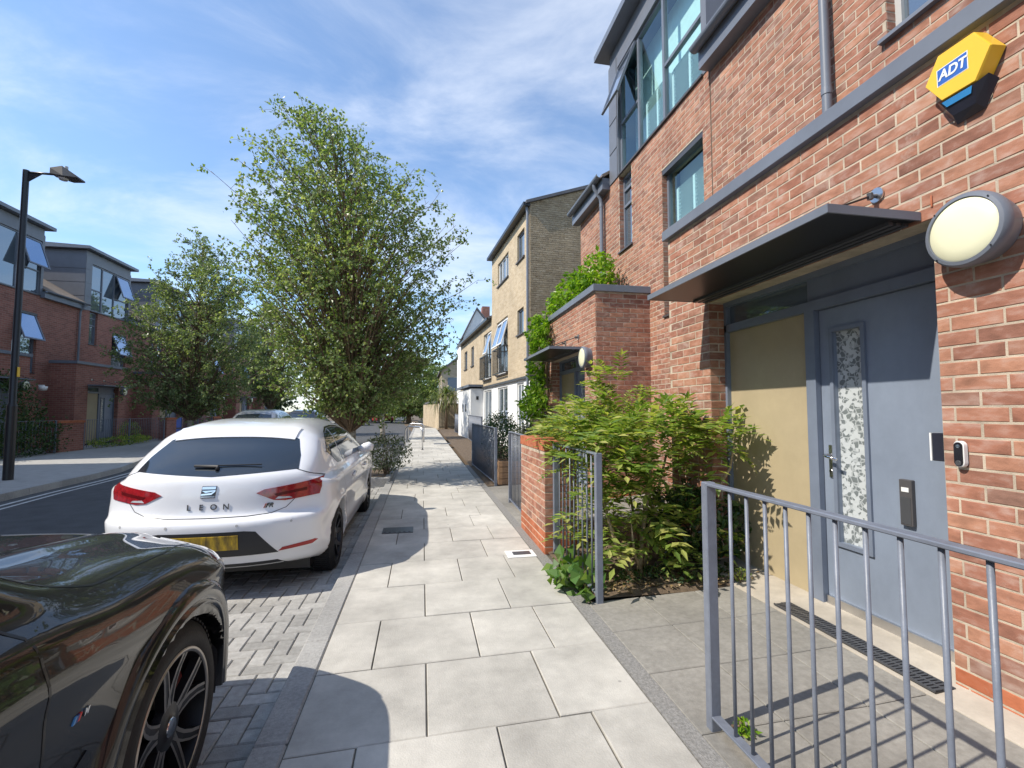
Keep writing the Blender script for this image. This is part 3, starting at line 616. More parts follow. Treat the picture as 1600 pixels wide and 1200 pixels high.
def house(T, label, g, bricks=False, near=False, box=(0, 3.18), upper=(-1.68, 3.70), full=True, vents=True, limit=300, gable=None):
    """T(s, d, z): s along the front, d out of the upper front, z up"""
    p0 = T((upper[0] + upper[1]) / 2, 0, 0)
    h = empty('terraced_house', tuple(p0)); tag(h, label, 'house', g)
    wm_ = 'mortar' if bricks else 'btex'; DB = .9
    B = Bricks()
    so_, se_ = .506, 2.47; ZH = 2.40
    # ground floor box
    mb = MB(); ops = [(so_, se_, -.2, ZH)]
    P = lambda s, t, z: T(s, DB - t, z)
    wall_cells(mb, P, box[0], box[1], -.15, 3.24, ops, 0, .22)
    wall_cells(mb, lambda s, t, z: T(box[0] + t, s, z), 0, DB - .22, -.15, 3.24, [], 0, .22)
    wall_cells(mb, lambda s, t, z: T(box[1] - t, s, z), 0, DB - .22, -.15, 3.24, [], 0, .22)
    gw = mb.build('porch_wall', wm_, h)
    if bricks:
        a = (T(1, 0, 0) - T(0, 0, 0)); n = (T(0, 1, 0) - T(0, 0, 0)); o_ = T(box[0], DB, 0)
        B.face(o_, a, n, box[1] - box[0], .0, 3.235, [(so_ - box[0], se_ - box[0], -1, ZH)], 0, low='brick_o')
        B.face(T(box[0], 0, 0), n, -a, DB, 0, 3.235, [], 0, low='brick_o')
        # jamb returns of the doorway
        B.face(T(se_, DB - .20, 0), n, -a, .20, 0, ZH, [], 1, low='brick_o')
    mb = MB(T); mb.box(box[0] - .045, box[1] + .04, -.0, DB + .05, 3.24, 3.345); cp = mb.build('coping', 'grey', h, bevel=.004)
    mb = MB(T); mb.box(box[0] - .03, box[1] + .03, .02, DB + .035, 3.345, 3.35); mb.build('roof_membrane', 'dgrey', cp)
    # doorway: frame, door, side panel, fanlight
    dp = DB - .18
    MB(T).box(so_ - .05, se_ + .05, dp - .16, dp - .10, -.1, ZH + .1).build('doorway_backing', 'dark', h)
    MB(T).box(so_, se_, dp - .1, DB - .005, ZH + .001, ZH + .05).build('doorway_soffit', 'soffit', h)
    zt = .075
    mb = MB(T); mb.box(so_, so_ + .02, dp - .06, dp + .03, zt, 2.12); mb.box(1.445, 1.53, dp - .06, dp + .03, zt, 2.12); mb.box(so_, se_, dp - .06, dp + .03, 2.12, 2.19); mb.box(se_ - .03, se_, dp - .06, dp + .03, zt, ZH); mb.box(so_, se_ - .03, dp - .06, dp + .03, 2.36, ZH); mb.box(so_, 1.53, dp - .06, dp - .005, 2.19, 2.36)
    df = mb.build('door_frame', 'doorframe', h)
    MB(T).box(1.53, se_ - .03, dp - .03, dp - .02, 2.19, 2.36).build('fanlight', 'glassd', df)
    MB(T).box(1.53, se_ - .03, dp - .05, dp - .01, zt, 2.12).build('side_panel', 'olive', h)
    ga, gb, gz0, gz1 = 1.11, 1.325, .515, 1.945
    mb = MB(); wall_cells(mb, lambda s, t, z: T(s, dp - .012 - t, z), .53, 1.44, zt + .012, 2.115, [(ga, gb, gz0, gz1)], 0, .05)
    dr = mb.build('door', 'door', h)
    mb = MB(T)
    for (a, b, c, d) in ((ga - .028, ga, gz0 - .028, gz1 + .028), (gb, gb + .028, gz0 - .028, gz1 + .028), (ga, gb, gz0 - .028, gz0), (ga, gb, gz1, gz1 + .028)): mb.box(a, b, dp - .012, dp + .004, c, d)
    mb.build('glazing_bead', 'doorframe', dr); MB(T).box(ga, gb, dp - .045, dp - .035, gz0, gz1).build('door_glass', 'obscure', dr)
    MB(T).box(.535, 1.435, dp - .012, dp + .012, zt + .0, zt + .055).build('weather_bar', 'steel', dr)
    if near:
        hz = 1.095
        mb = MB(T); mb.box(1.36, 1.392, dp - .012, dp - .002, .94, 1.165); hd = mb.build('handle_plate', 'steel', dr, bevel=.003)
        mb = MB(T); mb.tube([(1.376, dp - .004, hz), (1.376, dp + .05, hz), (1.36, dp + .056, hz - .004), (1.27, dp + .056, hz - .02)], .0095, n=10); mb.build('lever', 'chrome', hd, smooth=True)
        mb = MB(T); mb.lathe([(0, .001), (0, .012), (.006, .012), (.006, .001)], axis=1, c=(1.376, dp - .004, .985), n=14); mb.build('lock_cylinder', 'chrome', hd)
        lb = MB(T).box(.815, .888, dp - .012, dp + .016, .735, 1.0).build('letter_plate', 'sill', dr, bevel=.003)
        MB(T).box(.83, .872, dp + .016, dp + .019, .93, .955).build('name_strip', 'white', lb)
        MB(T).box(.822, .88, dp + .016, dp + .018, .745, .9).build('flap', 'dgrey', lb)
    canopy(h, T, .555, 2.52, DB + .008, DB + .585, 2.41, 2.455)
    lamp_disc(h, T, .278, DB + .006, 2.245)
    # upper front with openings
    W1 = (-1.51, -.45, 2.80, 5.0); W2 = (.59, 1.10, 4.27, 5.68)
    ops = [W1, W2] if full else []
    if near: ops = [(-.0, 1.44, 4.27, 5.4)]
    mb = MB(); P2 = lambda s, t, z: T(s, -t, z)
    ztop = 5.70
    wall_cells(mb, P2, upper[0], upper[1], -.15, ztop, ops, 0, .25)
    # side and back walls
    mb.pts([tuple(T(upper[0], -.25, -.15)), tuple(T(upper[0], -8, -.15)), tuple(T(upper[0], -8, 5.7)), tuple(T(upper[0], -4.1, 8.3)), tuple(T(upper[0], -.25, 5.7))], [(0, 1, 2, 3, 4)])
    mb.pts([tuple(T(upper[1], -.25, -.15)), tuple(T(upper[1], -8, -.15)), tuple(T(upper[1], -8, 5.7)), tuple(T(upper[1], -4.1, 8.3)), tuple(T(upper[1], -.25, 5.7))], [(0, 1, 2, 3, 4)])
    mb.pts([tuple(T(upper[0], -8, -.15)), tuple(T(upper[1], -8, -.15)), tuple(T(upper[1], -8, 5.7)), tuple(T(upper[0], -8, 5.7))], [(0, 1, 2, 3)])
    uw = mb.build('wall', wm_, h)
    if bricks:
        a = (T(1, 0, 0) - T(0, 0, 0)); n = (T(0, 1, 0) - T(0, 0, 0))
        B.face(T(upper[0], 0, 0), a, n, upper[1] - upper[0], 0, 5.69, [(x[0] - upper[0], x[1] - upper[0], x[2], x[3]) for x in ops] + [(box[0] - upper[0], box[1] - upper[0], -1, 3.2)], 0)
        for (s0, s1, z0, z1) in ops: B.face(T(s1, -.10, 0), n, -a, .10, z0, z1, [], 1)      # far reveals
        B.build(uw, limit)
    if full:
        window(h, T, W1[0], W1[1], -.10, W1[2], W1[3], trans=(), blind=[(W1[0] + .1, W1[1] - .1, 3.4, 4.7)] if bricks else None, vents=[] if bricks else [(W1[0] + .05, W1[1] - .05, 3.9, 4.95, .38)], glass='glass' if bricks else 'glassd')
        window(h, T, W2[0], W2[1], -.10, W2[2], W2[3] - .02, trans=[(W2[0], W2[1], 5.4), (W2[0], W2[1], 5.1)], blind=None, glass='glassd')
        MB(T).box(W1[0], W1[1], -.09, .03, W1[2] - .03, W1[2]).build('window_sill', 'sill', h); MB(T).box(W2[0] - .03, W2[1] + .03, -.09, .035, W2[2] - .03, W2[2]).build('window_sill', 'sill', h)
        MB(T).box(W1[0], W1[1], -.10, -.005, W1[3] - .075, W1[3]).build('window_head', 'dgrey', h)
        MB(T).box(W1[0] + .02, W1[1] - .02, -.31, -.29, W1[2], W1[3]).build('pane_backing', 'dark' if not bricks else 'shutter', h)  # backing sheet close behind the pane; the pale one is added to brighten it
    if near:
        window(h, T, 0.0, 1.44, -.10, 4.27, 5.4, mull=(.72,), frame_m='soffit', glass='glassd'); MB(T).box(-.04, 1.48, -.09, .05, 4.24, 4.27).build('window_sill', 'grey', h)
    # dormer
    D0, D1 = -1.64, 1.49; z0, z1 = 5.70, 8.02
    gl = (-1.54, 1.09)
    if full:
        mb = MB(); wall_cells(mb, lambda s, t, z: T(s, .012 - t, z), D0, D1, z0, z1, [(gl[0], gl[1], 5.70, 7.76)], 0, .12)
        dm = mb.build('dormer_front', 'clad', h)
        for (sd_, sg) in ((D0, -1), (D1, 1)):      # overlapping zinc trays on the cheeks and the front strip
            k = 0; zz_ = z0
            while zz_ < z1 - .01:
                e = .012 + .004 * (k % 2); a, b = sorted((sd_, sd_ + sg * e)); mb = MB(T); mb.box(a, b, -3.4, .012, zz_, min(zz_ + .56, z1) - .012); zz_ += .58; k += 1; mb.build('cladding_tray', 'clad', dm)
        zz_ = z0
        while zz_ < z1 - .05:
            mb = MB(T); mb.box(gl[1] + .045, D1 - .0, .014, .022, zz_, min(zz_ + .57, z1) - .02); zz_ += .58; mb.build('front_tray', 'clad', dm)
        mb = MB(T); mb.box(D0, D0 + .1, -3.4, -.12, z0 - .5, z1); mb.box(D1 - .1, D1, -3.4, -.12, z0 - .5, z1); mb.build('dormer_cheek', 'clad', dm)
        mb = MB(T); mb.prism([(.36, 8.22), (.36, 8.34), (-3.6, 8.52), (-3.6, 8.36), (.0, 8.02), (.30, 8.02)], 0, 0, 0) if False else None
        mb.prism([(.24, 8.26), (.24, 8.38), (-3.6, 8.52), (-3.6, 8.24)], 0, D0 - .2, D1 + .2); rf = mb.build('dormer_roof', 'grey', dm)
        MB(T).box(D0 + .02, D1 - .02, -3.3, .0, z1 + .001, 8.235).build('roof_fascia', 'clad', dm)
        v = ([(.37, 1.06, 6.72, 7.70, .34)] if bricks else [(-1.49, -.53, 6.62, 7.70, .34)]) if vents else []
        window(h, T, gl[0], gl[1], -.055, 5.72, 7.76, mull=(-.5, .34), trans=[(gl[0], -.5, 6.6), (.34, gl[1], 6.66)], vents=v, glass='glass' if bricks else 'glassd',
               blind=[(gl[0] + .08, -.56, 5.76, 6.5), (-.44, .28, 5.76, 6.55)] if bricks else None)
        MB(T).box(gl[0] - .02, gl[1] + .02, -.06, .035, 5.685, 5.715).build('dormer_sill', 'sill', dm)
        MB(T).box(gl[0], gl[1], -.36, -.34, 5.7, 7.8).build('pane_backing', mat('pale_curtain_backing', (.78, .84, .82), .8, var=.06) if bricks else 'dark', dm)  # pale sheet added as a curtain close behind the panes to brighten them
    # roof with eaves, gutter and downpipe
    mb = MB(T)
    e0, e1 = upper[0] - .0, upper[1] + .0
    def roof_part(a, b, front=True):
        d_f, zf_ = (.17, 5.86) if front else (-3.0, 7.72)
        mb.prism([(d_f, zf_), (d_f, zf_ + .06), (-4.1, 8.46), (-8.3, 5.92), (-8.3, 5.86), (-4.1, 8.38)], 0, a, b)
    if full: roof_part(D1 + .015, e1); roof_part(e0, D0 - .015) if D0 - .015 - e0 > .05 else None; roof_part(D0, D1, False)
    else: roof_part(e0, e1)
    rf = mb.build('roof', 'tile', h)
    segs = [(D1 + .03, e1 + .12)] if full else [(e0, e1 + .0)]
    for a, b in segs:
        mb = MB(T); mb.box(a, b, -.02, .16, 5.66, 5.86); mb.box(a, b, .0, .16, 5.64, 5.66); mb.build('eaves_fascia', 'grey', rf)
        mb = MB(T); n = 10
        prof = [(.225 + .065 * math.cos(t), 5.90 - .065 * math.sin(t)) for t in [math.pi * k / n for k in range(n + 1)]]
        prof += [(.225 + .058 * math.cos(t), 5.90 - .058 * math.sin(t)) for t in [math.pi * k / n for k in range(n, -1, -1)]]
        mb.prism(prof, 0, a - .04, b); mb.build('gutter', 'grey', rf)
    if full or near:
        sp_ = 1.79 if full else 1.93
        mb = MB(T); mb.tube([(sp_, .225, 5.84), (sp_, .215, 5.76), (sp_, .09, 5.58), (sp_, .075, 5.45), (sp_, .075, 3.36)], .038, n=14); mb.tube([(sp_, .075, 5.47), (sp_, .075, 5.40)], .043, n=14); mb.tube([(sp_, .075, 4.2), (sp_, .075, 4.14)], .043, n=14)
        mb.build('downpipe', 'grey', h, auto=40)
    return h
X2 = 3.5
TR = lambda y0: (lambda s, d, z: Vector((X2 - d, y0 + s, z)))
hB = house(TR(6.84), 'red brick terraced house behind the leafy shrub, with a wide glazed dormer', 'red brick terraced houses', bricks=True, upper=(-1.68, 3.25))
hA = house(TR(1.46), 'nearest red brick terraced house with the slate blue front door and olive side panel', 'red brick terraced houses', bricks=True, near=True, full=False, upper=(-1.9, 3.68))
hZ = house(TR(-3.92), 'red brick terraced house beside the camera, next to the blue-doored one', 'red brick terraced houses', bricks=False, upper=(-1.68, 3.45))
# left side: the same terrace turned round
XL = -14.1
TL = lambda y0: (lambda s, d, z: Vector((XL + d, y0 - s, z)))
ll = ['red brick house across the road behind the street lamp, leftmost of the far terrace', 'red brick house across the road with round lamp, right of the street lamp',
      'red brick house across the road half hidden by the smaller birch', 'red brick house across the road behind the big birch crown', 'red brick house far along the left terrace beyond the birches', 'last red brick house at the far end of the left terrace']
for k in range(6): house(TL(24.30 + 5.38 * (k - 1)), ll[k], 'terrace across the road', vents=(k != 2), box=(0, 3.18))
# unseen block added out of frame on the left, sized to shade the road
blk = empty('unseen_shade_block', (-15, 0, 0)); tag(blk, 'assumed tall red brick block out of frame on the left, added to shade the road', 'building')
mb = MB(); wo = [(s0 + .8, s0 + 2.2, z, z + 1.5) for s0 in range(-12, 11, 3) for z in (.9, 3.7, 6.5, 9.2)]
wall_cells(mb, lambda s, t, z: Vector((-13.4 - t, s, z)), -13, 12.2, -.15, 11.4, wo, 0, .3); mb.box(-22, -13.75, -13, 12.2, -.15, 11.4)
mb.build('wall', 'btex', blk); MB().box(-22.3, -13.1, -13.3, 12.5, 11.4, 11.62).build('roof', 'grey', blk)
for a, b, c, d in wo: MB().box(-13.60, -13.58, a, b, c, d).build('window', 'glassd', blk)
# ---------------------------------------------------------------- yellow brick block further along
th = math.radians(3.9); A2 = Vector((-math.sin(th), math.cos(th), 0)); N2 = Vector((-math.cos(th), -math.sin(th), 0)); C2 = Vector((3.5, 15.25, 0))
TT2 = lambda s, d, z: C2 + A2 * s + N2 * d + Vector((0, 0, z))
tb = empty('flats_block', tuple(C2)); tag(tb, 'yellow brick block with white ground floor, three storeys stepping down to two', 'building')
w3 = [(.66, 1.62, 6.83, 7.85), (2.95, 4.82, 6.75, 7.75), (.78, 1.62, 4.14, 5.06), (3.06, 4.98, 2.92, 5.2)]
w2 = [(6.14, 7.95, 2.9, 5.12), (10.75, 11.6, 3.92, 5.0), (13.0, 14.05, 3.92, 5.0)]
mb = MB(); wall_cells(mb, lambda s, t, z: TT2(s, -t, z), 0, 6.05, 2.58, 8.42, w3, 0, .25); wall_cells(mb, lambda s, t, z: TT2(s, -t, z), 6.05, 15.6, 2.58, 5.66, w2, 0, .25)
wt = mb.build('wall', 'btex_tan', tb)
mb = MB(TT2); mb.pts([(0, 0, -.1), (0, -8.5, -.1), (0, -8.5, 8.4), (0, -4.25, 9.9), (0, 0, 8.42)], [(0, 1, 2, 3, 4)]); mb.pts([(6.05, 0, 5), (6.05, -8.5, 5), (6.05, -8.5, 8.4), (6.05, -4.25, 9.9), (6.05, 0, 8.42)], [(0, 1, 2, 3, 4)])
mb.pts([(15.6, 0, -.1), (15.6, -8.5, -.1), (15.6, -8.5, 5.6), (15.6, -4.25, 7.2), (15.6, 0, 5.66)], [(0, 1, 2, 3, 4)]); mb.box(.02, 15.58, -8.5, -8.4, -.1, 5.6); mb.box(.02, 6.0, -8.5, -8.4, 5.6, 8.4)
gbw = mb.build('gable_wall', 'mortar_tan', tb)
GB = Bricks()
GB.face(TT2(0, 0, 0), -N2, -A2, 4.25, 0, 9.87, [], 0, m='brick_tan', proud=.012)
GB.items = [it for it in GB.items if it[0].z + .08 < 8.42 + (it[0] - C2).dot(-N2) / 4.25 * 1.48]
GB.build(gbw, 0)
gops = [(.85, 1.75, .5, 2.4), (3.15, 4.9, .5, 2.38), (6.16, 7.9, .5, 2.38)]
mb = MB(); wall_cells(mb, lambda s, t, z: TT2(s, -.02 - t, z), .0, 15.6, -.1, 2.5, gops, 0, .25); mb.build('ground_floor_wall', 'render', tb)
MB(TT2).box(-.02, 15.6, -.3, .07, 2.5, 2.58).build('string_band', 'dgrey', tb)
def win2(s0, s1, z0, z1, fm, sill=True, mull=(), gl='glassd', vents=(), d=-.09):
    wn = window(tb, TT2, s0, s1, d, z0, z1, mull=mull, fr=.07, glass=gl, frame_m=fm, vents=vents)
    if sill: MB(TT2).box(s0 - .05, s1 + .05, -.08, .06, z0 - .05, z0).build('sill', 'sill', wn)
    return wn
win2(*w3[0], 'grey', mull=()); win2(*w3[1], 'white', mull=(3.6, 4.2)); win2(*w3[2], 'grey'); win2(*w3[3], 'white', mull=(4.0,), vents=[(3.1, 3.98, 4.0, 5.1, .3), (4.02, 4.94, 4.0, 5.1, .3)])
win2(*w2[0], 'white', mull=(7.0,), vents=[(6.2, 6.98, 4.0, 5.05, .28)]); win2(*w2[1], 'grey'); win2(*w2[2], 'grey')
for g in gops: win2(*g, 'white', False, mull=((g[0] + g[1]) / 2,))
for (s0, s1) in ((3.0, 5.05), (6.08, 8.05)):      # balconettes
    mb = MB(TT2); mb.box(s0, s1, .16, .20, 3.96, 4.0); mb.box(s0, s1, .16, .20, 2.92, 2.96)
    for s in (s0, s1 - .04): mb.box(s, s + .04, .0, .16, 3.96, 4.0); mb.box(s, s + .04, .0, .16, 2.92, 2.96)
    bl = mb.build('balconette', 'black', tb)
    n = 13
    for i in range(n + 1): s = s0 + (s1 - s0 - .02) * i / n; MB(TT2).box(s, s + .02, .17, .19, 2.96, 3.96).build('bar', 'black', bl)
mb = MB(TT2); mb.prism([(.16, 8.36), (.16, 8.46), (-4.25, 10.02), (-8.7, 8.4), (-4.25, 9.9)], 0, -.12, 6.15); mb.prism([(.16, 5.62), (.16, 5.72), (-4.25, 7.3), (-8.7, 5.7), (-4.25, 7.18)], 0, 6.06, 15.7); rf2 = mb.build('roof', 'slate', tb)
mb = MB(TT2); mb.box(-.05, 6.1, .0, .24, 8.30, 8.42); mb.box(6.1, 15.7, .0, .24, 5.56, 5.68); mb.build('gutter', 'black', rf2)
mb = MB(TT2); mb.tube([(.06, .10, 8.3), (.06, .07, 8.1), (.06, .07, 2.6), (.06, .1, 0)], .045, n=10); mb.build('downpipe', 'grey', tb)
mb = MB(TT2); mb.box(8.1, 12.2, -.02, .62, -.1, 2.5); pc = mb.build('porch', 'render', tb); MB(TT2).box(8.0, 12.3, -.02, .74, 2.585, 2.70).build('porch_roof', 'grey', pc); MB(TT2).box(8.08, 8.1, .22, .34, 1.95, 2.12).build('porch_lamp', 'black', pc)
for s in (9.4, 10.4): MB(TT2).box(s, s + .3, .62, .63, 1.35, 1.75).build('porch_window', 'glassd', pc)
# white gabled house beyond and a further yellow one
wg = empty('gabled_house', (4.5, 36, 0)); tag(wg, 'white gabled house showing above the two storey yellow roof', 'house')
mb = MB(); mb.prism([(3.0, -.1), (3.0, 7.0), (4.0, 9.1), (6.5, 6.0), (6.5, -.1)], 1, 35.6, 42); mb.build('wall', 'render', wg)
mb = MB(); mb.prism([(2.9, 6.85), (4.0, 9.14), (6.8, 5.7), (6.8, 5.85), (4.0, 9.3), (2.85, 6.9)], 1, 35.5, 42.2); r_ = mb.build('roof', 'slate', wg); MB().box(4.6, 5.2, 37, 37.8, 8.0, 9.7).build('chimney', 'btex', r_)
MB().box(4.2, 5.2, 35.57, 35.62, 3.4, 4.8).build('window', 'glassd', wg)
yh = empty('corner_house', (.8, 52, 0)); tag(yh, 'far yellow brick house beyond the cordyline at the street bend', 'house')
mb = MB(); mb.prism([(1.95, -.1), (1.95, 5.6), (4.6, 7.6), (7.5, 5.6), (7.5, -.1)], 1, 50, 60); mb.build('wall', 'btex_tan', yh)
mb = MB(); mb.prism([(1.7, 5.4), (4.6, 7.65), (7.8, 5.4), (7.8, 5.6), (4.6, 7.9), (1.7, 5.6)], 1, 49.8, 60.2); mb.build('roof', 'slate', yh)
for y0 in (51.5, 54.5, 57.5):
    for z in (1.0, 3.6): MB().box(1.92, 1.96, y0, y0 + 1.1, z, z + 1.4).build('window', 'glassd', yh)
for x0 in (2.6, 4.6): MB().box(x0, x0 + 1.1, 49.97, 50.01, 3.5, 4.9).build('window', 'glassd', yh)
# yellow garden wall at the end of the footway
gwl = empty('garden_wall', (.9, 42, 0)); tag(gwl, 'tall yellow brick garden wall at the far end of the pavement', 'wall')
mb = MB(); mb.pts([(1.27, 37.6, -.1), (1.55, 37.6, -.1), (.4, 49, -.1), (.1, 49, -.1), (1.27, 37.6, 2.05), (1.55, 37.6, 2.05), (.4, 49, 2.05), (.1, 49, 2.05)], [(0, 1, 2, 3), (4, 5, 6, 7), (0, 1, 5, 4), (1, 2, 6, 5), (2, 3, 7, 6), (3, 0, 4, 7)]); mb.box(1.56, 4.2, 37.6, 37.85, -.1, 2.0); mb.build('masonry', 'btex_tan', gwl)
mb = MB(); mb.pts([(1.2, 37.5, 2.05), (1.62, 37.5, 2.05), (.46, 49.1, 2.05), (.04, 49.1, 2.05), (1.2, 37.5, 2.2), (1.62, 37.5, 2.2), (.46, 49.1, 2.2), (.04, 49.1, 2.2)], [(0, 3, 2, 1), (4, 5, 6, 7), (0, 1, 5, 4), (1, 2, 6, 5), (2, 3, 7, 6), (3, 0, 4, 7)]); mb.build('wall_cap', 'slate', gwl)
# ---------------------------------------------------------------- leaves, trees and shrubs
def leaf_quads(V, F, c, d, up, l, wd, fold=.25):
    """one leaf: a folded diamond from its base c along d"""
    sd_ = d.cross(up);
    if sd_.length < 1e-4: sd_ = d.orthogonal()
    sd_.normalize(); nn = sd_.cross(d).normalized(); k = len(V)
    m_ = c + d * (l * .45)
    V += [c, m_ + sd_ * wd * .5 + nn * wd * fold, c + d * l, m_ - sd_ * wd * .5 + nn * wd * fold]
    F += [(k, k + 1, k + 2), (k, k + 2, k + 3)]
def rv(r):
    while True:
        v = Vector((r.uniform(-1, 1), r.uniform(-1, 1), r.uniform(-1, 1)))
        if .05 < v.length < 1: return v.normalized()
def fol_obj(name, V, F, m, parent):
    me = bpy.data.meshes.new(name); me.from_pydata([tuple(v) for v in V], [], F); me.materials.append(MT[m]); o = link(name, me, parent); o['kind'] = 'stuff'; return o
def birch(name, label, base, env, ntwig, nleaf, seed, leafl=.06, lm='birch', trunk_r=.11, group=None, droop=.55, bark='bark', lean=(0, 0)):
    """env(z) -> (dx, dy, radius) of the crown at height z, None outside"""
    r = random.Random(seed); t = empty(name, base); tag(t, label, 'tree', group)
    zt = max(z / 10 for z in range(0, 200) if env(z / 10)); zb = min(z / 10 for z in range(0, 200) if env(z / 10)); B_ = Vector(base)
    tops = []
    def spine(z):
        e = env(min(max(z, zb), zt - .05)) or (0, 0, 0); f = max(0, min(1, (z - zb * .6) / (zt - zb))); return B_ + Vector((e[0] * f + lean[0] * z, e[1] * f + lean[1] * z, z))
    path = [spine(z) for z in np.linspace(0, zt * .93, 14)]; path = [p + Vector((r.uniform(-.04, .04), r.uniform(-.04, .04), 0)) for p in path]; path[0] = B_ + Vector((0, 0, -.15))
    rad = [trunk_r * (1.25 if i == 0 else 1) * (1 - .9 * i / 13) for i in range(14)]
    MB().tube(path, rad, n=10).build('trunk', bark, t, smooth=True)
    limbs = MB(); V, F = [], []
    ends = []
    for i in range(ntwig):
        for _ in range(60):
            z = r.uniform(zb, zt); e = env(z)
            if e and r.random() < (e[2] / 2.8) ** 1.2 + .06: break
        a = r.uniform(0, 2 * math.pi); q = e[2] * math.sqrt(r.uniform(.10, 1.0)) * r.uniform(.82, 1.05)
        tip = B_ + Vector((e[0] + q * math.cos(a), e[1] + q * math.sin(a), z))
        zs = max(zb * .75, z - q * r.uniform(.75, 1.25) - .2); st = spine(min(zs, zt * .9))
        ends.append((st, tip, q))
    for st, tip, q in ends:
        mid = st.lerp(tip, .55) + Vector((0, 0, q * .14)) + rv(r) * .08
        pts = [st, st.lerp(mid, .5) + rv(r) * .04, mid, mid.lerp(tip, .6) + rv(r) * .05, tip]
        limbs.tube(pts, [.012 + .011 * q, .010 + .007 * q, .009, .006, .003], n=5, cap=False)
        # leafy shoots along the outer part of the branch
        out_ = (tip - st).normalized()
        nsub = 8
        for j in range(nsub):            # side twigs, arching over, leaves set along them
            u_ = (j + r.random()) / nsub; a0 = mid.lerp(tip, u_) if u_ > .25 else st.lerp(mid, .55 + u_ * 1.6)
            dr = (rv(r) + out_ * .7 + Vector((0, 0, .25))).normalized(); Lt = r.uniform(.25, .62) * (leafl / .074) ** .5; a1 = a0 + dr * Lt * .6; a2 = a0 + dr * Lt + Vector((0, 0, -Lt * .45 * droop))
            limbs.tube([a0, a1, a2], [.004, .003, .0015], n=3, cap=False)
            for k in range(nleaf // nsub):
                tt_ = r.random() ** .8; p = (a0.lerp(a1, tt_ * 2) if tt_ < .5 else a1.lerp(a2, tt_ * 2 - 1)) + rv(r) * r.uniform(.015, .085)
                d = (rv(r) + dr * .4 + Vector((0, 0, -droop))).normalized()
                leaf_quads(V, F, p, d, rv(r), leafl * r.uniform(.6, 1.25), leafl * r.uniform(.55, .95))
    limbs.build('limbs', 'bark2', t, recalc=False, smooth=True)
    fol_obj('crown', V, F, lm, t); return t
def env_from(tab):
    def f(z):
        for (z0, a), (z1, b) in zip(tab, tab[1:]):
            if z0 <= z <= z1:
                k = (z - z0) / (z1 - z0); return tuple(a[i] + (b[i] - a[i]) * k for i in range(3))
        return None
    return f
envA = env_from([(1.4, (.2, 0, .7)), (1.75, (.15, 0, 1.45)), (2.2, (.1, 0, 1.9)), (2.9, (.0, 0, 2.4)), (3.8, (-.06, 0, 2.65)), (5.2, (-.1, 0, 2.75)), (6.0, (-.2, 0, 2.45)), (6.7, (-.55, 0, 1.85)), (7.2, (-.75, 0, 1.4)), (7.7, (-.95, 0, .6))])
birch('birch_tree', 'large leafy birch standing at the kerb just beyond the white hatchback', (-1.5, 10.5, RZ), envA, 430, 100, 5, .072, group='birch trees along the street')
envB = env_from([(1.3, (0, 0, 1.2)), (2.2, (-.2, 0, 2.5)), (3.5, (0, 0, 3.0)), (5.0, (.2, 0, 2.9)), (6.3, (.2, 0, 2.2)), (7.4, (.3, 0, 1.2)), (8.4, (-.3, 0, .4))])
birch('birch_tree', 'smaller grey green birch on the left pavement before the brick terrace', (-8.95, 20.8, 0), envB, 320, 104, 8, .09, 'birch2', .13, group='birch trees along the street')
envC = env_from([(1.8, (0, 0, 1.0)), (3.5, (0, 0, 2.6)), (5.5, (0, 0, 2.6)), (7.3, (0, 0, 1.3)), (8.0, (0, 0, .3))])
birch('birch_tree', 'birch further along the left pavement behind the parked cars', (-9.1, 31, 0), envC, 170, 80, 12, .13, 'birch2', .13, group='birch trees along the street')
birch('birch_tree', 'birch standing at the kerb behind the largest birch', (-1.9, 24, RZ), env_from([(2.0, (-.5, 0, 1.0)), (3.5, (-.6, 0, 2.0)), (5.5, (-.6, 0, 2.0)), (6.8, (-.6, 0, 1.2)), (7.5, (-.6, 0, .3))]), 120, 60, 14, .11, 'birch', .12, group='birch trees along the street')
envD = env_from([(.8, (0, 0, 2.6)), (2.5, (0, 0, 4.0)), (5.5, (0, 0, 4.0)), (7.5, (0, 0, 2.6)), (8.6, (0, 0, .8))])
for i, (x, y, lb) in enumerate([(-4.5, 78, 'broad green tree closing the view at the end of the street'), (-12, 72, 'dark green tree at the street end behind the left birches'), (2.0, 76, 'green tree at the street end beside the far yellow house'), (-20, 66, 'green tree far behind the left terrace gap'), (-1.6, 60, 'bright green tree leaning over the far garden wall'), (-7.5, 62, 'green tree over the far left kerb beyond the birches')]):
    birch('street_tree', lb, (x, y, 0), envD, 150, 64, 20 + i, .30, 'birch' if i % 2 == 0 else 'dkleaf', .3, group='trees closing the street', bark='bark2')
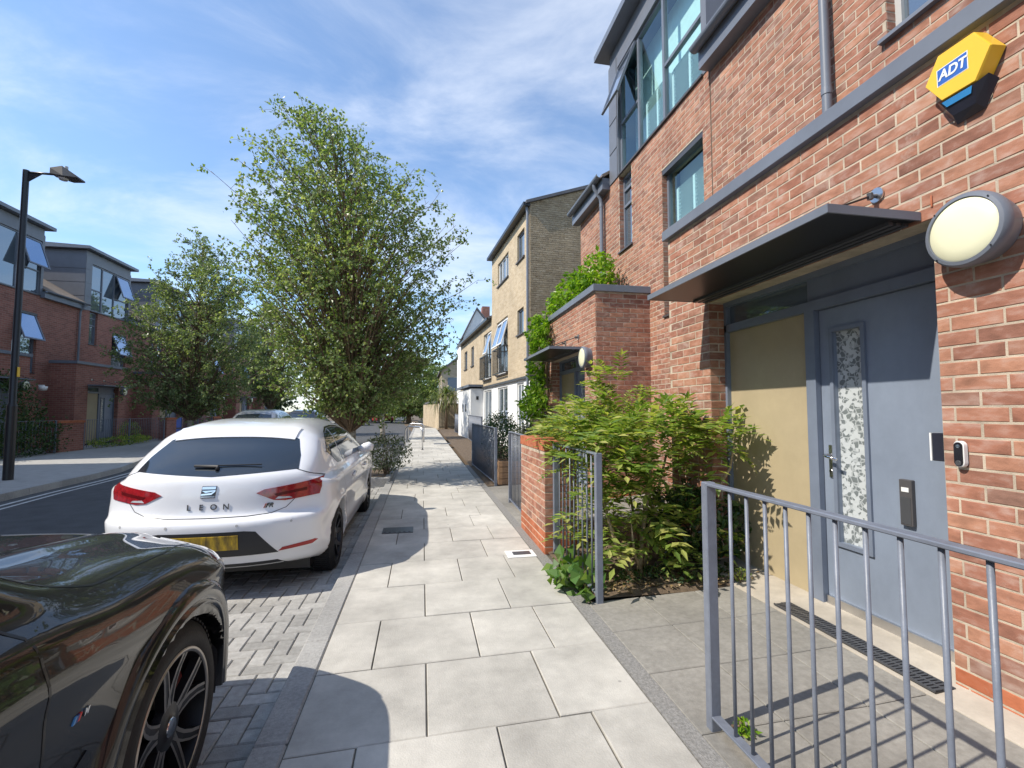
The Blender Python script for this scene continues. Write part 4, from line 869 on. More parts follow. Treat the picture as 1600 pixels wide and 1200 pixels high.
def bush(name, label, c, rad, n, l, m, seed, cat='shrub', group=None, stems=6, wd=.55, flat=None, tall=None, box=None):
    """shrub of leafy shoots filling an ellipsoid (or a box) above its base"""
    r = random.Random(seed); c = Vector(c); o = empty(name, tuple(c)); tag(o, label, cat, group); V, F = [], []
    st = MB()
    for i in range(stems):
        a = r.uniform(0, 6.28); q = r.uniform(.1, .7); tp = c + Vector((rad[0] * q * math.cos(a), rad[1] * q * math.sin(a), rad[2] * r.uniform(.9, 1.7)))
        st.tube([c + Vector((r.uniform(-.05, .05), r.uniform(-.05, .05), -.03)), c.lerp(tp, .5) + rv(r) * .05, tp], [.014, .009, .004], n=5, cap=False)
    for i in range(n):
        if box: p = Vector((r.uniform(-1, 1) * rad[0], r.uniform(-1, 1) * rad[1], r.uniform(.05, 2) * rad[2])); p *= 1
        else:
            v = rv(r) * r.uniform(.35, 1.0) ** .5; p = Vector((v.x * rad[0], v.y * rad[1], (v.z + 1) * rad[2]))
        k = math.sin(p.x * 5.1 / max(rad[0], .3) + seed) * math.sin(p.y * 4.3 / max(rad[1], .3)) * math.sin(p.z * 5 / max(rad[2], .3) + 1.3)
        if k > .32 and not box: continue
        p = c + p * (1 + .18 * k); p.z = max(p.z, c.z + .02)
        leaf_quads(V, F, p, (rv(r) + Vector((0, 0, .25))).normalized(), rv(r), l * r.uniform(.6, 1.3), l * wd * r.uniform(.7, 1.2))
    st.build('stem', 'bark2', o, recalc=False, smooth=True); fol_obj('foliage', V, F, m, o); return o
# front garden shrub with compound leaves beside the near box
def compound_shrub():
    r = random.Random(21); o = empty('garden_shrub', (1.95, 3.95, .03)); tag(o, 'yellow green shrub with feathery compound leaves filling the front bed behind the railing', 'shrub')
    V, F = [], []; V2, F2 = [], []
    mains = [[(1.78, 3.75, 0), (1.83, 3.78, .35), (1.93, 3.85, .75), (1.98, 3.9, 1.05), (2.0, 3.95, 1.42)], [(1.78, 3.78, 0), (1.62, 3.9, .3), (1.58, 4.05, .7), (1.7, 4.2, 1.2)], [(1.9, 3.9, 0), (2.1, 4.1, .5), (2.3, 4.2, 1.0), (2.45, 4.05, 1.22)],
             [(1.9, 4.3, 0), (1.75, 4.6, .6), (1.7, 4.9, 1.25)], [(2.2, 4.6, 0), (2.2, 4.9, .7), (2.15, 5.1, 1.3), (2.2, 5.3, 1.55)], [(1.7, 3.72, 0), (1.52, 3.62, .35), (1.45, 3.7, .7)], [(2.2, 3.9, 0), (2.45, 3.85, .5), (2.65, 3.75, .9), (2.62, 3.62, 1.2)], [(1.82, 3.72, 0), (1.7, 3.66, .25), (1.66, 3.62, .5)]]
    for i, mn in enumerate(mains): MB().tube(mn, [.024 if i == 0 else .016] + [.02 if i == 0 else .012] * (len(mn) - 2) + [.012 if i == 0 else .006], n=8).build('stem', 'stem', o, smooth=True)
    def comp(p, d, L):
        d = d.normalized(); up = Vector((0, 0, 1)); sd_ = d.cross(up); sd_ = sd_.normalized() if sd_.length > .05 else Vector((1, 0, 0)); n = r.randint(4, 6)
        for k in range(n):
            t = (k + .8) / n; q = p + d * L * t + Vector((0, 0, -.20 * L * t * t)); ll = L * .42 * (1 - .45 * abs(t - .45))
            for s_ in (-1, 1):
                leaf_quads(V, F, q, (sd_ * s_ + d * .55 + Vector((0, 0, r.uniform(-.35, .1)))).normalized(), up + rv(r) * .3, ll, ll * .52, .15)
        leaf_quads(V, F, p + d * L + Vector((0, 0, -.28 * L)), (d + Vector((0, 0, -.5))).normalized(), up, L * .4, L * .13, .15)
    zones = [((1.9, 4.1, 1.2), (.7, .75, .2), 240), ((1.62, 4.1, .98), (.42, .65, .3), 150), ((1.5, 4.0, .62), (.2, .6, .5), 62), ((1.72, 3.72, .62), (.34, .22, .26), 70), ((2.35, 4.0, 1.24), (.36, .36, .13), 80), ((2.1, 5.0, 1.35), (.5, .6, .28), 150), ((1.75, 5.0, 1.2), (.4, .7, .18), 110), ((2.25, 4.25, .6), (.55, .5, .4), 70), ((2.52, 3.70, 1.18), (.18, .18, .10), 26), ((1.75, 5.5, 1.2), (.3, .5, .12), 50), ((2.0, 4.8, 1.7), (.2, .22, .22), 24), ((1.95, 3.75, .95), (.4, .2, .18), 45), ((2.0, 3.78, .32), (.55, .25, .22), 70)]
    for c, e, n in zones:
        for _ in range(int(n * .95)):
            v = rv(r) * r.random() ** .4; p = Vector((c[0] + v.x * e[0], c[1] + v.y * e[1], max(.08, c[2] + v.z * e[2])))
            comp(p, Vector((v.x + r.uniform(-.6, .6) - .25, v.y + r.uniform(-.6, .6) - .35, v.z * .6 + r.uniform(-.1, .9))), r.choice((.10, .14, .18, .24, .30)) * r.uniform(.8, 1.15))
    fol_obj('foliage', V, F, 'fern', o)
    return o
compound_shrub()
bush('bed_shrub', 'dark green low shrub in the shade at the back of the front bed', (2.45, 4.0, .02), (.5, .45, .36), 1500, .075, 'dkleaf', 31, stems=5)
bush('ground_ivy', 'low creeping green weeds along the bottom of the front bed', (2.05, 3.62, .01), (.62, .2, .06), 700, .04, 'dkleaf', 32, 'weeds', stems=2)
bush('broadleaf_weed', 'broad leaved weed spilling onto the pavement at the railing foot', (1.22, 3.72, .0), (.2, .36, .10), 110, .11, 'broad', 33, 'weeds', stems=4, wd=.9)
bush('forecourt_weed', 'small tuft of weed at the foot of the near railing post', (1.38, 1.9, .0), (.05, .04, .03), 60, .03, 'vine', 34, 'weeds', stems=2)
bush('doorstep_weed', 'small dry weed at the corner of the olive panel', (2.5, 3.45, .045), (.10, .06, .05), 110, .035, 'fern', 35, 'weeds', stems=3)
V, F = [], []; r = random.Random(44)
for i in range(900):
    p = Vector((r.uniform(1.24, 2.9), r.uniform(3.4, 3.75) if r.random() < .5 else r.uniform(3.4, 6.6), r.uniform(.045, .07)))
    leaf_quads(V, F, p, Vector((r.uniform(-1, 1), r.uniform(-1, 1), r.uniform(-.1, .25))).normalized(), Vector((0, 0, 1)), r.uniform(.02, .055), r.uniform(.015, .03))
o = fol_obj('leaf_litter', V, F, 'litter', None); tag(o, 'dry brown leaf litter on the front bed', 'leaf litter')
# climbing vine on the second box
def vine(label, zones, seed, base):
    r = random.Random(seed); o = empty('climbing_vine', base); tag(o, label, 'vine'); V, F = [], []
    for c, e, n in zones:
        for _ in range(n):
            v = rv(r) * r.random() ** .35; p = Vector((c[0] + v.x * e[0], c[1] + v.y * e[1], c[2] + v.z * e[2]))
            for k in range(4): leaf_quads(V, F, p + rv(r) * .05, (rv(r) + Vector((-.3, 0, -.5))).normalized(), rv(r), r.uniform(.07, .13), r.uniform(.04, .08))
    st = MB()
    for i in range(5): st.tube([Vector(base) + Vector((r.uniform(-.1, .1), r.uniform(-.2, .2), 0)), Vector((2.54, 9.75 + r.uniform(-.3, .3), 1.4)), Vector((2.5, 9.6 + r.uniform(-.4, .4), 2.8)), Vector((2.7, 9.3, 3.45))], [.02, .015, .012, .006], n=6, cap=False)
    st.build('stem', 'bark2', o, recalc=False, smooth=True); fol_obj('foliage', V, F, 'vine', o)
vine('bright green vine climbing the far corner of the second porch onto its roof', [((2.40, 9.6, 3.0), (.22, .55, .45), 190), ((2.38, 9.75, 2.2), (.16, .35, .6), 110), ((2.2, 9.3, 1.55), (.3, .42, .38), 150), ((2.85, 8.9, 3.68), (.32, 1.3, .34), 300), ((3.1, 8.1, 3.85), (.3, .6, .42), 170)], 51, (2.5, 9.8, 0))
bush('dark_bush', 'dark bush under the bright vine at the second doorway', (2.2, 9.3, 0), (.4, .45, .62), 1300, .07, 'dkleaf', 52, stems=5)
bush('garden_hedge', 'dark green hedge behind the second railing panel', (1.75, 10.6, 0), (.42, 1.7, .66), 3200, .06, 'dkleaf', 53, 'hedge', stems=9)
bush('pale_bush', 'pale leafy bush between the hedge and the second doorway', (1.95, 9.0, .25), (.3, .35, .5), 900, .06, 'olivleaf', 54, stems=6)
bush('planter_shrub', 'grey green variegated shrub in the kerbside tree pit beyond the white car', (-.72, 10.35, .1), (.52, .5, .42), 1500, .065, 'olivleaf', 55, stems=10)
bush('fence_shrub', 'tall leafy shrub behind the railing beyond the hedge', (2.1, 13.0, 0), (.5, .9, .75), 1100, .075, 'dkleaf', 56, stems=7)
# tree pit kerb
tp = empty('tree_pit', (-1.3, 10.6, 0)); tag(tp, 'raised stone edged tree pit at the kerb beyond the white car', 'planter')
mb = MB(); mb.box(-2.9, -.6, 9.75, 9.9, RZ, .08); mb.box(-2.9, -.6, 11.6, 11.75, RZ, .08); mb.box(-2.9, -2.75, 9.9, 11.6, RZ, .08); mb.box(-.72, -.6, 9.9, 11.6, RZ, .08); mb.build('edging', 'kerb', tp, bevel=.012)
MB().box(-2.75, -.72, 9.9, 11.6, RZ, .03).build('soil', 'earth', tp)
# cordyline above the far wall
r = random.Random(61); cd_ = empty('cordyline', (1.8, 36.6, 0)); tag(cd_, 'spiky cordyline palm rising above the far gate', 'palm')
MB().tube([(1.8, 36.6, 0), (1.8, 36.6, 1.4), (1.75, 36.6, 2.7)], [.12, .1, .09], n=8).build('trunk', 'bark2', cd_, smooth=True)
V, F = [], []
for hd_, n_ in ((Vector((1.75, 36.6, 2.7)), 150), (Vector((1.1, 36.9, 2.3)), 110), (Vector((2.3, 36.5, 2.4)), 80)):
    for i in range(n_):
        d = (rv(r) + Vector((0, 0, .35))).normalized(); L = r.uniform(.8, 1.4); sd_ = d.cross(Vector((0, 0, 1))).normalized() * .03; k = len(V); p1 = hd_ + d * L * .55; p2 = hd_ + d * L + Vector((0, 0, -.5 * L))
        V += [hd_ - sd_, hd_ + sd_, p1 + sd_, p1 - sd_, p2]; F += [(k, k + 1, k + 2, k + 3), (k + 3, k + 2, k + 4)]
fol_obj('fronds', V, F, 'palm', cd_)
# ---------------------------------------------------------------- cars: body from a distance field, panels and lamps as shells on it
def catmull(P, n=10):
    P = np.array(P, float); m = len(P); o = []
    for i in range(m):
        p0, p1, p2, p3 = P[i - 1], P[i], P[(i + 1) % m], P[(i + 2) % m]
        for t in np.linspace(0, 1, n, endpoint=False):
            o.append(.5 * ((2 * p1) + (-p0 + p2) * t + (2 * p0 - 5 * p1 + 4 * p2 - p3) * t * t + (-p0 + 3 * p1 - 3 * p2 + p3) * t ** 3))
    return np.array(o)
def sd_poly(poly, Xg, Yg):
    px = Xg.ravel(); py = Yg.ravel(); d = np.full(px.shape, 1e9); ins = np.zeros(px.shape, bool); n = len(poly)
    for i in range(n):
        ax, ay = poly[i]; bx, by = poly[(i + 1) % n]; ex, ey = bx - ax, by - ay
        t = np.clip(((px - ax) * ex + (py - ay) * ey) / (ex * ex + ey * ey + 1e-12), 0, 1)
        d = np.minimum(d, (px - ax - t * ex) ** 2 + (py - ay - t * ey) ** 2)
        c = (ay > py) != (by > py)
        with np.errstate(divide='ignore', invalid='ignore'): xi = ax + (py - ay) / (by - ay + 1e-15) * ex
        ins ^= c & (px < xi)
    return (np.sqrt(d) * np.where(ins, -1, 1)).reshape(Xg.shape)
def smax(a, b, k):
    h = np.clip(.5 + .5 * (a - b) / k, 0, 1); return b * (1 - h) + a * h + k * h * (1 - h)
def sstep(x, a, b): t = np.clip((x - a) / (b - a), 0, 1); return t * t * (3 - 2 * t)
class CarField:
    def __init__(s, side, halfw, bow, k, arches, archR, hw, arch_in):
        s.poly = catmull(side, 8); s.halfw = halfw; s.bow = bow; s.k = k; s.arches = arches; s.R = archR; s.hw = hw; s.arch_in = arch_in
        s.y0, s.y1 = s.poly[:, 0].min() - .4, s.poly[:, 0].max() + .4; s.z0, s.z1 = -.2, s.poly[:, 1].max() + .3; s.h = .01
        ny, nz = int((s.y1 - s.y0) / s.h) + 2, int((s.z1 - s.z0) / s.h) + 2
        Y, Z = np.meshgrid(s.y0 + np.arange(ny) * s.h, s.z0 + np.arange(nz) * s.h, indexing='ij'); s.D = sd_poly(s.poly, Y, Z)
    def side(s, y, z):
        a = np.clip((y - s.y0) / s.h, 0, s.D.shape[0] - 1.001); b = np.clip((z - s.z0) / s.h, 0, s.D.shape[1] - 1.001)
        i = a.astype(int); j = b.astype(int); u = a - i; v = b - j; D = s.D
        return (D[i, j] * (1 - u) + D[i + 1, j] * u) * (1 - v) + (D[i, j + 1] * (1 - u) + D[i + 1, j + 1] * u) * v
    def f(s, x, y, z, arch=True):
        ax = np.abs(x); yw = s.bow(ax, y, z)
        d = smax(s.side(yw, z), (ax - s.halfw(y, z)) * .93, s.k(z))
        if arch:
            for ya, za in s.arches:
                c = np.sqrt((y - ya) ** 2 + (z - za) ** 2) - s.R; d = np.maximum(d, np.minimum(-c, ax - s.arch_in))
        return d
    def grad(s, x, y, z, arch=False, e=.004):
        g = np.stack([s.f(x + e, y, z, arch) - s.f(x - e, y, z, arch), s.f(x, y + e, z, arch) - s.f(x, y - e, z, arch), s.f(x, y, z + e, arch) - s.f(x, y, z - e, arch)], -1) / (2 * e)
        return g
    def mesh(s, name, m, h=.02):
        xs = np.arange(-s.hw - .06, s.hw + .06 + h, h); ys = np.arange(s.poly[:, 0].min() - .06, s.poly[:, 0].max() + .06 + h, h); zs = np.arange(s.poly[:, 1].min() - .06, s.poly[:, 1].max() + .08, h)
        X, Y, Z = np.meshgrid(xs, ys, zs, indexing='ij'); D = s.f(X, Y, Z); S = D < 0
        nx, ny, nz = D.shape; cs = [(i, j, k) for i in (0, 1) for j in (0, 1) for k in (0, 1)]
        cnt = sum(S[i:nx - 1 + i, j:ny - 1 + j, k:nz - 1 + k].astype(int) for i, j, k in cs); act = (cnt > 0) & (cnt < 8)
        idx = -np.ones(act.shape, int); ii = np.argwhere(act); idx[act] = np.arange(len(ii))
        acc = np.zeros((len(ii), 3)); num = np.zeros(len(ii))
        for (a, b) in [(p, q) for p in cs for q in cs if sum(abs(p[t] - q[t]) for t in range(3)) == 1 and p < q]:
            da = D[ii[:, 0] + a[0], ii[:, 1] + a[1], ii[:, 2] + a[2]]; db = D[ii[:, 0] + b[0], ii[:, 1] + b[1], ii[:, 2] + b[2]]
            c = (da < 0) != (db < 0); t = np.where(c, da / (da - db + 1e-12), 0)
            p = np.array(a)[None] + t[:, None] * (np.array(b) - np.array(a))[None]; acc += np.where(c[:, None], p, 0); num += c
        V = np.array([xs[0], ys[0], zs[0]]) + (ii + acc / num[:, None]) * h
        F = []
        for ax in range(3):
            o = [0, 0, 0]; o[ax] = 1; A_ = S[:nx - o[0], :ny - o[1], :nz - o[2]]; B_ = S[o[0]:, o[1]:, o[2]:]
            e = np.argwhere(A_ != B_); u, v = [(1, 2), (2, 0), (0, 1)][ax]
            ok = (e[:, u] > 0) & (e[:, v] > 0) & (e[:, u] < D.shape[u] - 1) & (e[:, v] < D.shape[v] - 1); e = e[ok]
            def at(du, dv):
                q = e.copy(); q[:, u] -= du; q[:, v] -= dv; return idx[q[:, 0], q[:, 1], q[:, 2]]
            qd = np.stack([at(1, 1), at(0, 1), at(0, 0), at(1, 0)], 1); fl = A_[e[:, 0], e[:, 1], e[:, 2]]; qd[~fl] = qd[~fl][:, ::-1]; F.append(qd)
        F = np.concatenate(F); F = F[(F >= 0).all(1)]
        for _ in range(2):
            f0 = s.f(*V.T); g = s.grad(*V.T, arch=True); V -= np.clip(f0 / np.maximum((g * g).sum(1), .2), -h * .6, h * .6)[:, None] * g
        me = bpy.data.meshes.new(name); me.from_pydata(V.tolist(), [], F.tolist()); me.materials.append(m)
        me.shade_smooth(); me.set_sharp_from_angle(angle=math.radians(48)); return me
    def cast(s, P2, view, off):
        """drop 2-D points onto the body: rear (x,z), front (x,z), right/left (y,z), top (x,y)"""
        P2 = np.array(P2, float); n = len(P2); a, b = P2[:, 0], P2[:, 1]; ts = np.linspace(0, 1.0, 110)
        L = {'rear': lambda t: (a, s.poly[:, 0].min() - .1 + t * 1.9, b), 'front': lambda t: (a, s.poly[:, 0].max() + .1 - t * 1.9, b), 'right': lambda t: (1.1 - t * 1.1, a, b), 'left': lambda t: (-1.1 + t * 1.1, a, b), 'top': lambda t: (a, b, 1.9 - t * 1.7)}[view]
        def ev(t):
            p = L(t); return s.f(*[np.broadcast_to(q, n).astype(float) for q in p], arch=False)
        lo = np.zeros(n); hi = np.ones(n); done = np.zeros(n, bool); prev = np.zeros(n)
        for t in ts:
            v = ev(np.full(n, t)); hit = (v < 0) & ~done; lo[hit] = prev[hit]; hi[hit] = t; done |= hit; prev[:] = t
        for _ in range(14):
            mid = (lo + hi) / 2; v = ev(mid); hi = np.where(v < 0, mid, hi); lo = np.where(v < 0, lo, mid)
        p = np.stack([np.broadcast_to(q, n) for q in L(hi)], -1).astype(float); g = s.grad(*p.T); g /= np.linalg.norm(g, axis=1)[:, None] + 1e-9
        return p + g * off, g
    def shell(s, name, poly, view, m, parent, off=.003, res=.03, depth=.006, mirror=False, cat_n=0):
        """panel lying on the body inside a 2-D outline"""
        if cat_n: poly = catmull(poly, cat_n)
        P = [np.array(p, float) for p in poly]; B_ = []
        for i in range(len(P)):
            q = P[(i + 1) % len(P)]; n = max(1, int(np.linalg.norm(q - P[i]) / res)); B_ += [P[i] + (q - P[i]) * t / n for t in range(n)]
        B_ = np.array(B_); x0, y0 = B_.min(0); x1, y1 = B_.max(0)
        gx, gy = np.meshgrid(np.arange(x0 + res / 2, x1, res), np.arange(y0 + res / 2, y1, res)); dd = sd_poly(B_, gx, gy); I = np.stack([gx[dd < -res * .4], gy[dd < -res * .4]], -1)
        pts = np.concatenate([B_, I]) if len(I) else B_; n = len(B_)
        r_ = delaunay_2d_cdt([Vector(p) for p in pts], [], [list(range(n))], 1, 1e-5)
        v2 = np.array([list(v) for v in r_[0]]); tri = [list(f) for f in r_[2]]
        v3, g = s.cast(v2, view, off); ed = {}
        for f in tri:
            for i in range(3): e = (f[i], f[(i + 1) % 3]); ed[e] = 1
        bd = [e for e in ed if (e[1], e[0]) not in ed]; k = len(v3); low = v3 - g * (off + depth)
        V = v3.tolist() + low.tolist(); F = tri + [[b, a, a + k, b + k] for a, b in bd]
        outs = []
        for sg in ((1, -1) if mirror else (1,)):
            me = bpy.data.meshes.new(name); me.from_pydata([(p[0] * sg, p[1], p[2]) for p in V], [], F); me.materials.append(MT[m] if isinstance(m, str) else m)
            bm = bmesh.new(); bm.from_mesh(me); bmesh.ops.delete(bm, geom=[v for v in bm.verts if not v.link_faces], context='VERTS'); bmesh.ops.recalc_face_normals(bm, faces=bm.faces)
            # point the shell outwards
            t_ = max(bm.faces, key=lambda q: q.calc_area()); c_ = t_.calc_center_median(); e_ = .004
            gg = s.grad(np.array([c_.x]), np.array([c_.y]), np.array([c_.z]))[0]
            if Vector(gg).dot(t_.normal) < 0: bmesh.ops.reverse_faces(bm, faces=bm.faces)
            bm.to_mesh(me); bm.free(); me.shade_smooth(); me.set_sharp_from_angle(angle=math.radians(40)); outs.append(link(name, me, parent))
        return outs
    def line(s, name, pts, view, m, parent, wd=.005, off=.0015, mirror=False, smooth=True):
        """shut line: a thin dark strip following the body"""
        p = np.array(pts, float); q = [p[0]]
        for i in range(len(p) - 1):
            n = max(1, int(np.linalg.norm(p[i + 1] - p[i]) / .025)); q += [p[i] + (p[i + 1] - p[i]) * t / n for t in range(1, n + 1)]
        q = np.array(q); tg = np.gradient(q, axis=0); tg /= np.linalg.norm(tg, axis=1)[:, None] + 1e-9; nr = np.stack([-tg[:, 1], tg[:, 0]], -1) * wd / 2
        A_, _ = s.cast(q + nr, view, off); B_, _ = s.cast(q - nr, view, off); n = len(q)
        for sg in ((1, -1) if mirror else (1,)):
            me = bpy.data.meshes.new(name); me.from_pydata([(a * sg, b, c) for a, b, c in A_.tolist() + B_.tolist()], [], [(i, i + 1, n + i + 1, n + i) for i in range(n - 1)]); me.materials.append(MT[m]); link(name, me, parent)
def paint(name, col, metal=0.0, rough=.32, dust=.0, dustcol=(.35, .33, .3), coat=1.0):
    m, nt, b = new_mat(name); L = nt.links.new
    geo = N(nt, 'ShaderNodeNewGeometry'); nz = N(nt, 'ShaderNodeTexNoise'); nz.inputs['Scale'].default_value = 7; nz.inputs['Detail'].default_value = 8; nz.inputs['Roughness'].default_value = .7; L(geo.outputs['Position'], nz.inputs['Vector'])
    sp = N(nt, 'ShaderNodeSeparateXYZ'); L(geo.outputs['Normal'], sp.inputs[0])
    mr = N(nt, 'ShaderNodeMapRange'); mr.inputs['From Min'].default_value = .35; mr.inputs['From Max'].default_value = .95; L(sp.outputs[2], mr.inputs[0])
    mu = N(nt, 'ShaderNodeMath', operation='MULTIPLY'); L(nz.outputs['Fac'], mu.inputs[0]); L(mr.outputs[0], mu.inputs[1])
    m2 = N(nt, 'ShaderNodeMath', operation='MULTIPLY'); L(mu.outputs[0], m2.inputs[0]); m2.inputs[1].default_value = dust
    mx = N(nt, 'ShaderNodeMix', data_type='RGBA'); L(m2.outputs[0], mx.inputs['Factor']); mx.inputs['A'].default_value = rgba(col); mx.inputs['B'].default_value = rgba(dustcol); L(mx.outputs['Result'], b.inputs['Base Color'])
    b.inputs['Metallic'].default_value = metal; b.inputs['Roughness'].default_value = rough; b.inputs['Specular IOR Level'].default_value = .15; b.inputs['Coat Weight'].default_value = coat; b.inputs['Coat Roughness'].default_value = .02
    return m
MT['carwhite'] = paint('white_car_paint', (.80, .81, .83), 0, .3, .25, (.55, .54, .5))
MT['carblack'] = paint('black_car_paint', (.005, .005, .006), 0, .4, .16, (.20, .195, .185))
MT['cargrey'] = paint('silver_car_paint', (.30, .32, .35), .5, .3, .2)
MT['cardark'] = paint('dark_blue_car_paint', (.02, .025, .04), .2, .3, .2)
MT['carred'] = paint('red_car_paint', (.45, .02, .02), 0, .3, .2)
MT['carglass'] = glass_mat('car_glass', (.02, .026, .033), .03, 1.1)
MT['plastic'] = mat('black_textured_plastic', (.025, .026, .03), .55, var=.1)
MT['gloss'] = mat('gloss_black_trim', (.008, .008, .01), .1, var=.05, spec=.6)
MT['taillamp'] = mat('red_lamp_lens', (.42, .012, .018), .12, col2=(.17, .004, .008), scale=28, spec=.8, coat=.8)
MT['reflector'] = mat('red_reflector', (.38, .03, .03), .25, var=.2)
MT['lens'] = mat('clear_lamp_lens', (.55, .56, .58), .08, var=.3, scale=20, spec=.9, coat=.8)
MT['plate'] = mat('yellow_number_plate', (.72, .47, .03), .4, col2=(.10, .07, .03), scale=13, stretch=(2.2, 1, .6))
MT['rimdark'] = mat('dark_alloy', (.03, .03, .033), .35, metal=.6, var=.1)
MT['rimcut'] = mat('machined_alloy', (.36, .33, .30), .3, metal=.9, var=.1)
MT['disc'] = mat('brake_disc', (.25, .24, .23), .4, metal=.8, var=.2)
MT['caliper'] = mat('caliper_paint', (.3, .02, .02), .4)
def wheel(parent, x, y, z, sg, R_, Rr, wd, style, name='wheel'):
    """x: outer face of tyre; sg: +1 outer side towards +x"""
    C_ = lambda h, a, b: Vector((x + sg * h, y + a, z + b))
    root = None
    mb = MB(lambda h, a, b: C_(h, a, b)); s_ = R_ - Rr
    mb.lathe([(-wd, Rr), (-wd + .01, R_ - .05), (-wd + .03, R_ - .012), (-wd + .05, R_), (-.05, R_), (-.028, R_ - .012), (-.008, R_ - .045), (-.0, R_ - s_ * .55), (-.006, Rr + .012), (-.014, Rr), (-.03, Rr - .004)], axis=0, n=72)
    ty = mb.build('tyre', 'rubber', parent, auto=50)
    mb = MB(lambda h, a, b: C_(h, a, b))
    for k in range(72):      # tread blocks
        a = 2 * math.pi * k / 72
        for (h0, h1, dl) in ((-.055, -.03, 0), (-wd * .5, -.062, .5), (-wd + .03, -wd * .52, 0)):
            aa = a + dl * math.pi / 72; e = .026
            q = [(h, math.cos(t) * rr_, math.sin(t) * rr_) for rr_ in (R_ - .004, R_ + .005) for h, t in ((h0, aa), (h1, aa), (h1, aa + e * 1.9), (h0, aa + e * 1.9))]
            mb.pts(q, [(4, 5, 6, 7), (0, 1, 5, 4), (1, 2, 6, 5), (2, 3, 7, 6), (3, 0, 4, 7)])
    mb.build('tread', 'rubber', ty)
    mb = MB(lambda h, a, b: C_(h, a, b)); mb.lathe([(-.012, Rr + .006), (-.006, Rr + .002), (-.010, Rr - .014), (-.05, Rr - .02), (-wd + .03, Rr - .03), (-wd + .03, Rr - .05), (-wd + .02, .07)], axis=0, n=72); rim = mb.build('rim', 'rimdark', parent, auto=40)
    mb = MB(lambda h, a, b: C_(h, a, b)); mb.lathe([(-.0085, Rr + .004), (-.004, Rr + .0005), (-.0085, Rr - .011), (-.0105, Rr - .012)], axis=0, n=72); mb.build('rim_lip', 'rimcut' if style == 'v' else 'rimdark', rim, smooth=True)
    mb = MB(lambda h, a, b: C_(h, a, b)); mb.lathe([(-.10, .06), (-.10, Rr * .72), (-.12, Rr * .72), (-.12, .06)], axis=0, n=40, closed=True); mb.build('brake_disc', 'disc', parent, auto=40)
    mb = MB(lambda h, a, b: C_(h, a, b)); mb.prism([(Rr * .45 * math.cos(t) if i < 6 else Rr * .8 * math.cos(t), Rr * .45 * math.sin(t) if i < 6 else Rr * .8 * math.sin(t)) for i, t in enumerate(list(np.linspace(-.2, .75, 6)) + list(np.linspace(.75, -.2, 6)))], 0, -.13, -.075); mb.build('brake_caliper', 'caliper', parent)
    def spoke(a0, w0, a1, w1, r0, r1, h0, h1, kink=0):
        mb = MB(lambda h, a, b: C_(h, a, b)); n = 4; L_, R2 = [], []
        for i in range(n + 1):
            t = i / n; a = a0 + (a1 - a0) * t + kink * math.sin(t * math.pi) ; rr_ = r0 + (r1 - r0) * t; w_ = (w0 + (w1 - w0) * t) / 2; hh = h0 + (h1 - h0) * t - .006 * math.sin(t * math.pi)
            ca, sa = math.cos(a), math.sin(a); L_.append((hh, rr_ * ca - w_ * sa, rr_ * sa + w_ * ca)); R2.append((hh, rr_ * ca + w_ * sa, rr_ * sa - w_ * ca))
        top = L_ + R2[::-1]; m_ = len(top); bot = [(h - .03, a * .995, b * .995) for h, a, b in top]
        fs = [(i, i + 1, m_ - 2 - i, m_ - 1 - i) for i in range(n)] + [(i, (i + 1) % m_, m_ + (i + 1) % m_, m_ + i) for i in range(m_)]
        mb.pts(top + bot, fs); sp = mb.build('spoke', 'rimdark', rim)
        if style == 'v':
            sc = lambda P_: [(h + .0012, a, b) for h, a, b in P_]; mb = MB(lambda h, a, b: C_(h, a, b)); w2 = []
            # machined face along one edge of the spoke
            inn = [tuple(l[k] + (q[k] - l[k]) * .32 for k in range(3)) for l, q in zip(L_, R2)]; mb.pts(sc(L_) + sc(inn[::-1]), [(i, i + 1, m_ - 2 - i, m_ - 1 - i) for i in range(n)]); mb.build('machined_edge', 'rimcut', sp)
            inn = [tuple(q[k] + (l[k] - q[k]) * .22 for k in range(3)) for l, q in zip(L_, R2)]; mb = MB(lambda h, a, b: C_(h, a, b)); mb.pts(sc(R2) + sc(inn[::-1]), [(i, i + 1, m_ - 2 - i, m_ - 1 - i) for i in range(n)]); mb.build('machined_edge', 'rimcut', sp)
    for k in range(5):
        a = 2 * math.pi * k / 5 + .35
        spoke(a - .10, .045, a - .30, .035, .05, Rr - .01, -.035, -.012, .03); spoke(a + .10, .045, a + .30, .035, .05, Rr - .01, -.035, -.012, -.03)
    mb = MB(lambda h, a, b: C_(h, a, b)); mb.lathe([(-.06, .085), (-.034, .08), (-.030, .05), (-.026, .036), (-.024, .034), (-.024, .001)], axis=0, n=28); hb = mb.build('hub', 'rimdark', rim, auto=40)
    mb = MB(lambda h, a, b: C_(h, a, b)); mb.lathe([(-.0238, .033), (-.021, .031), (-.0205, .001)], axis=0, n=28); mb.build('hub_cap', 'chrome' if style == 'v' else 'gloss', hb, auto=40)
    return ty
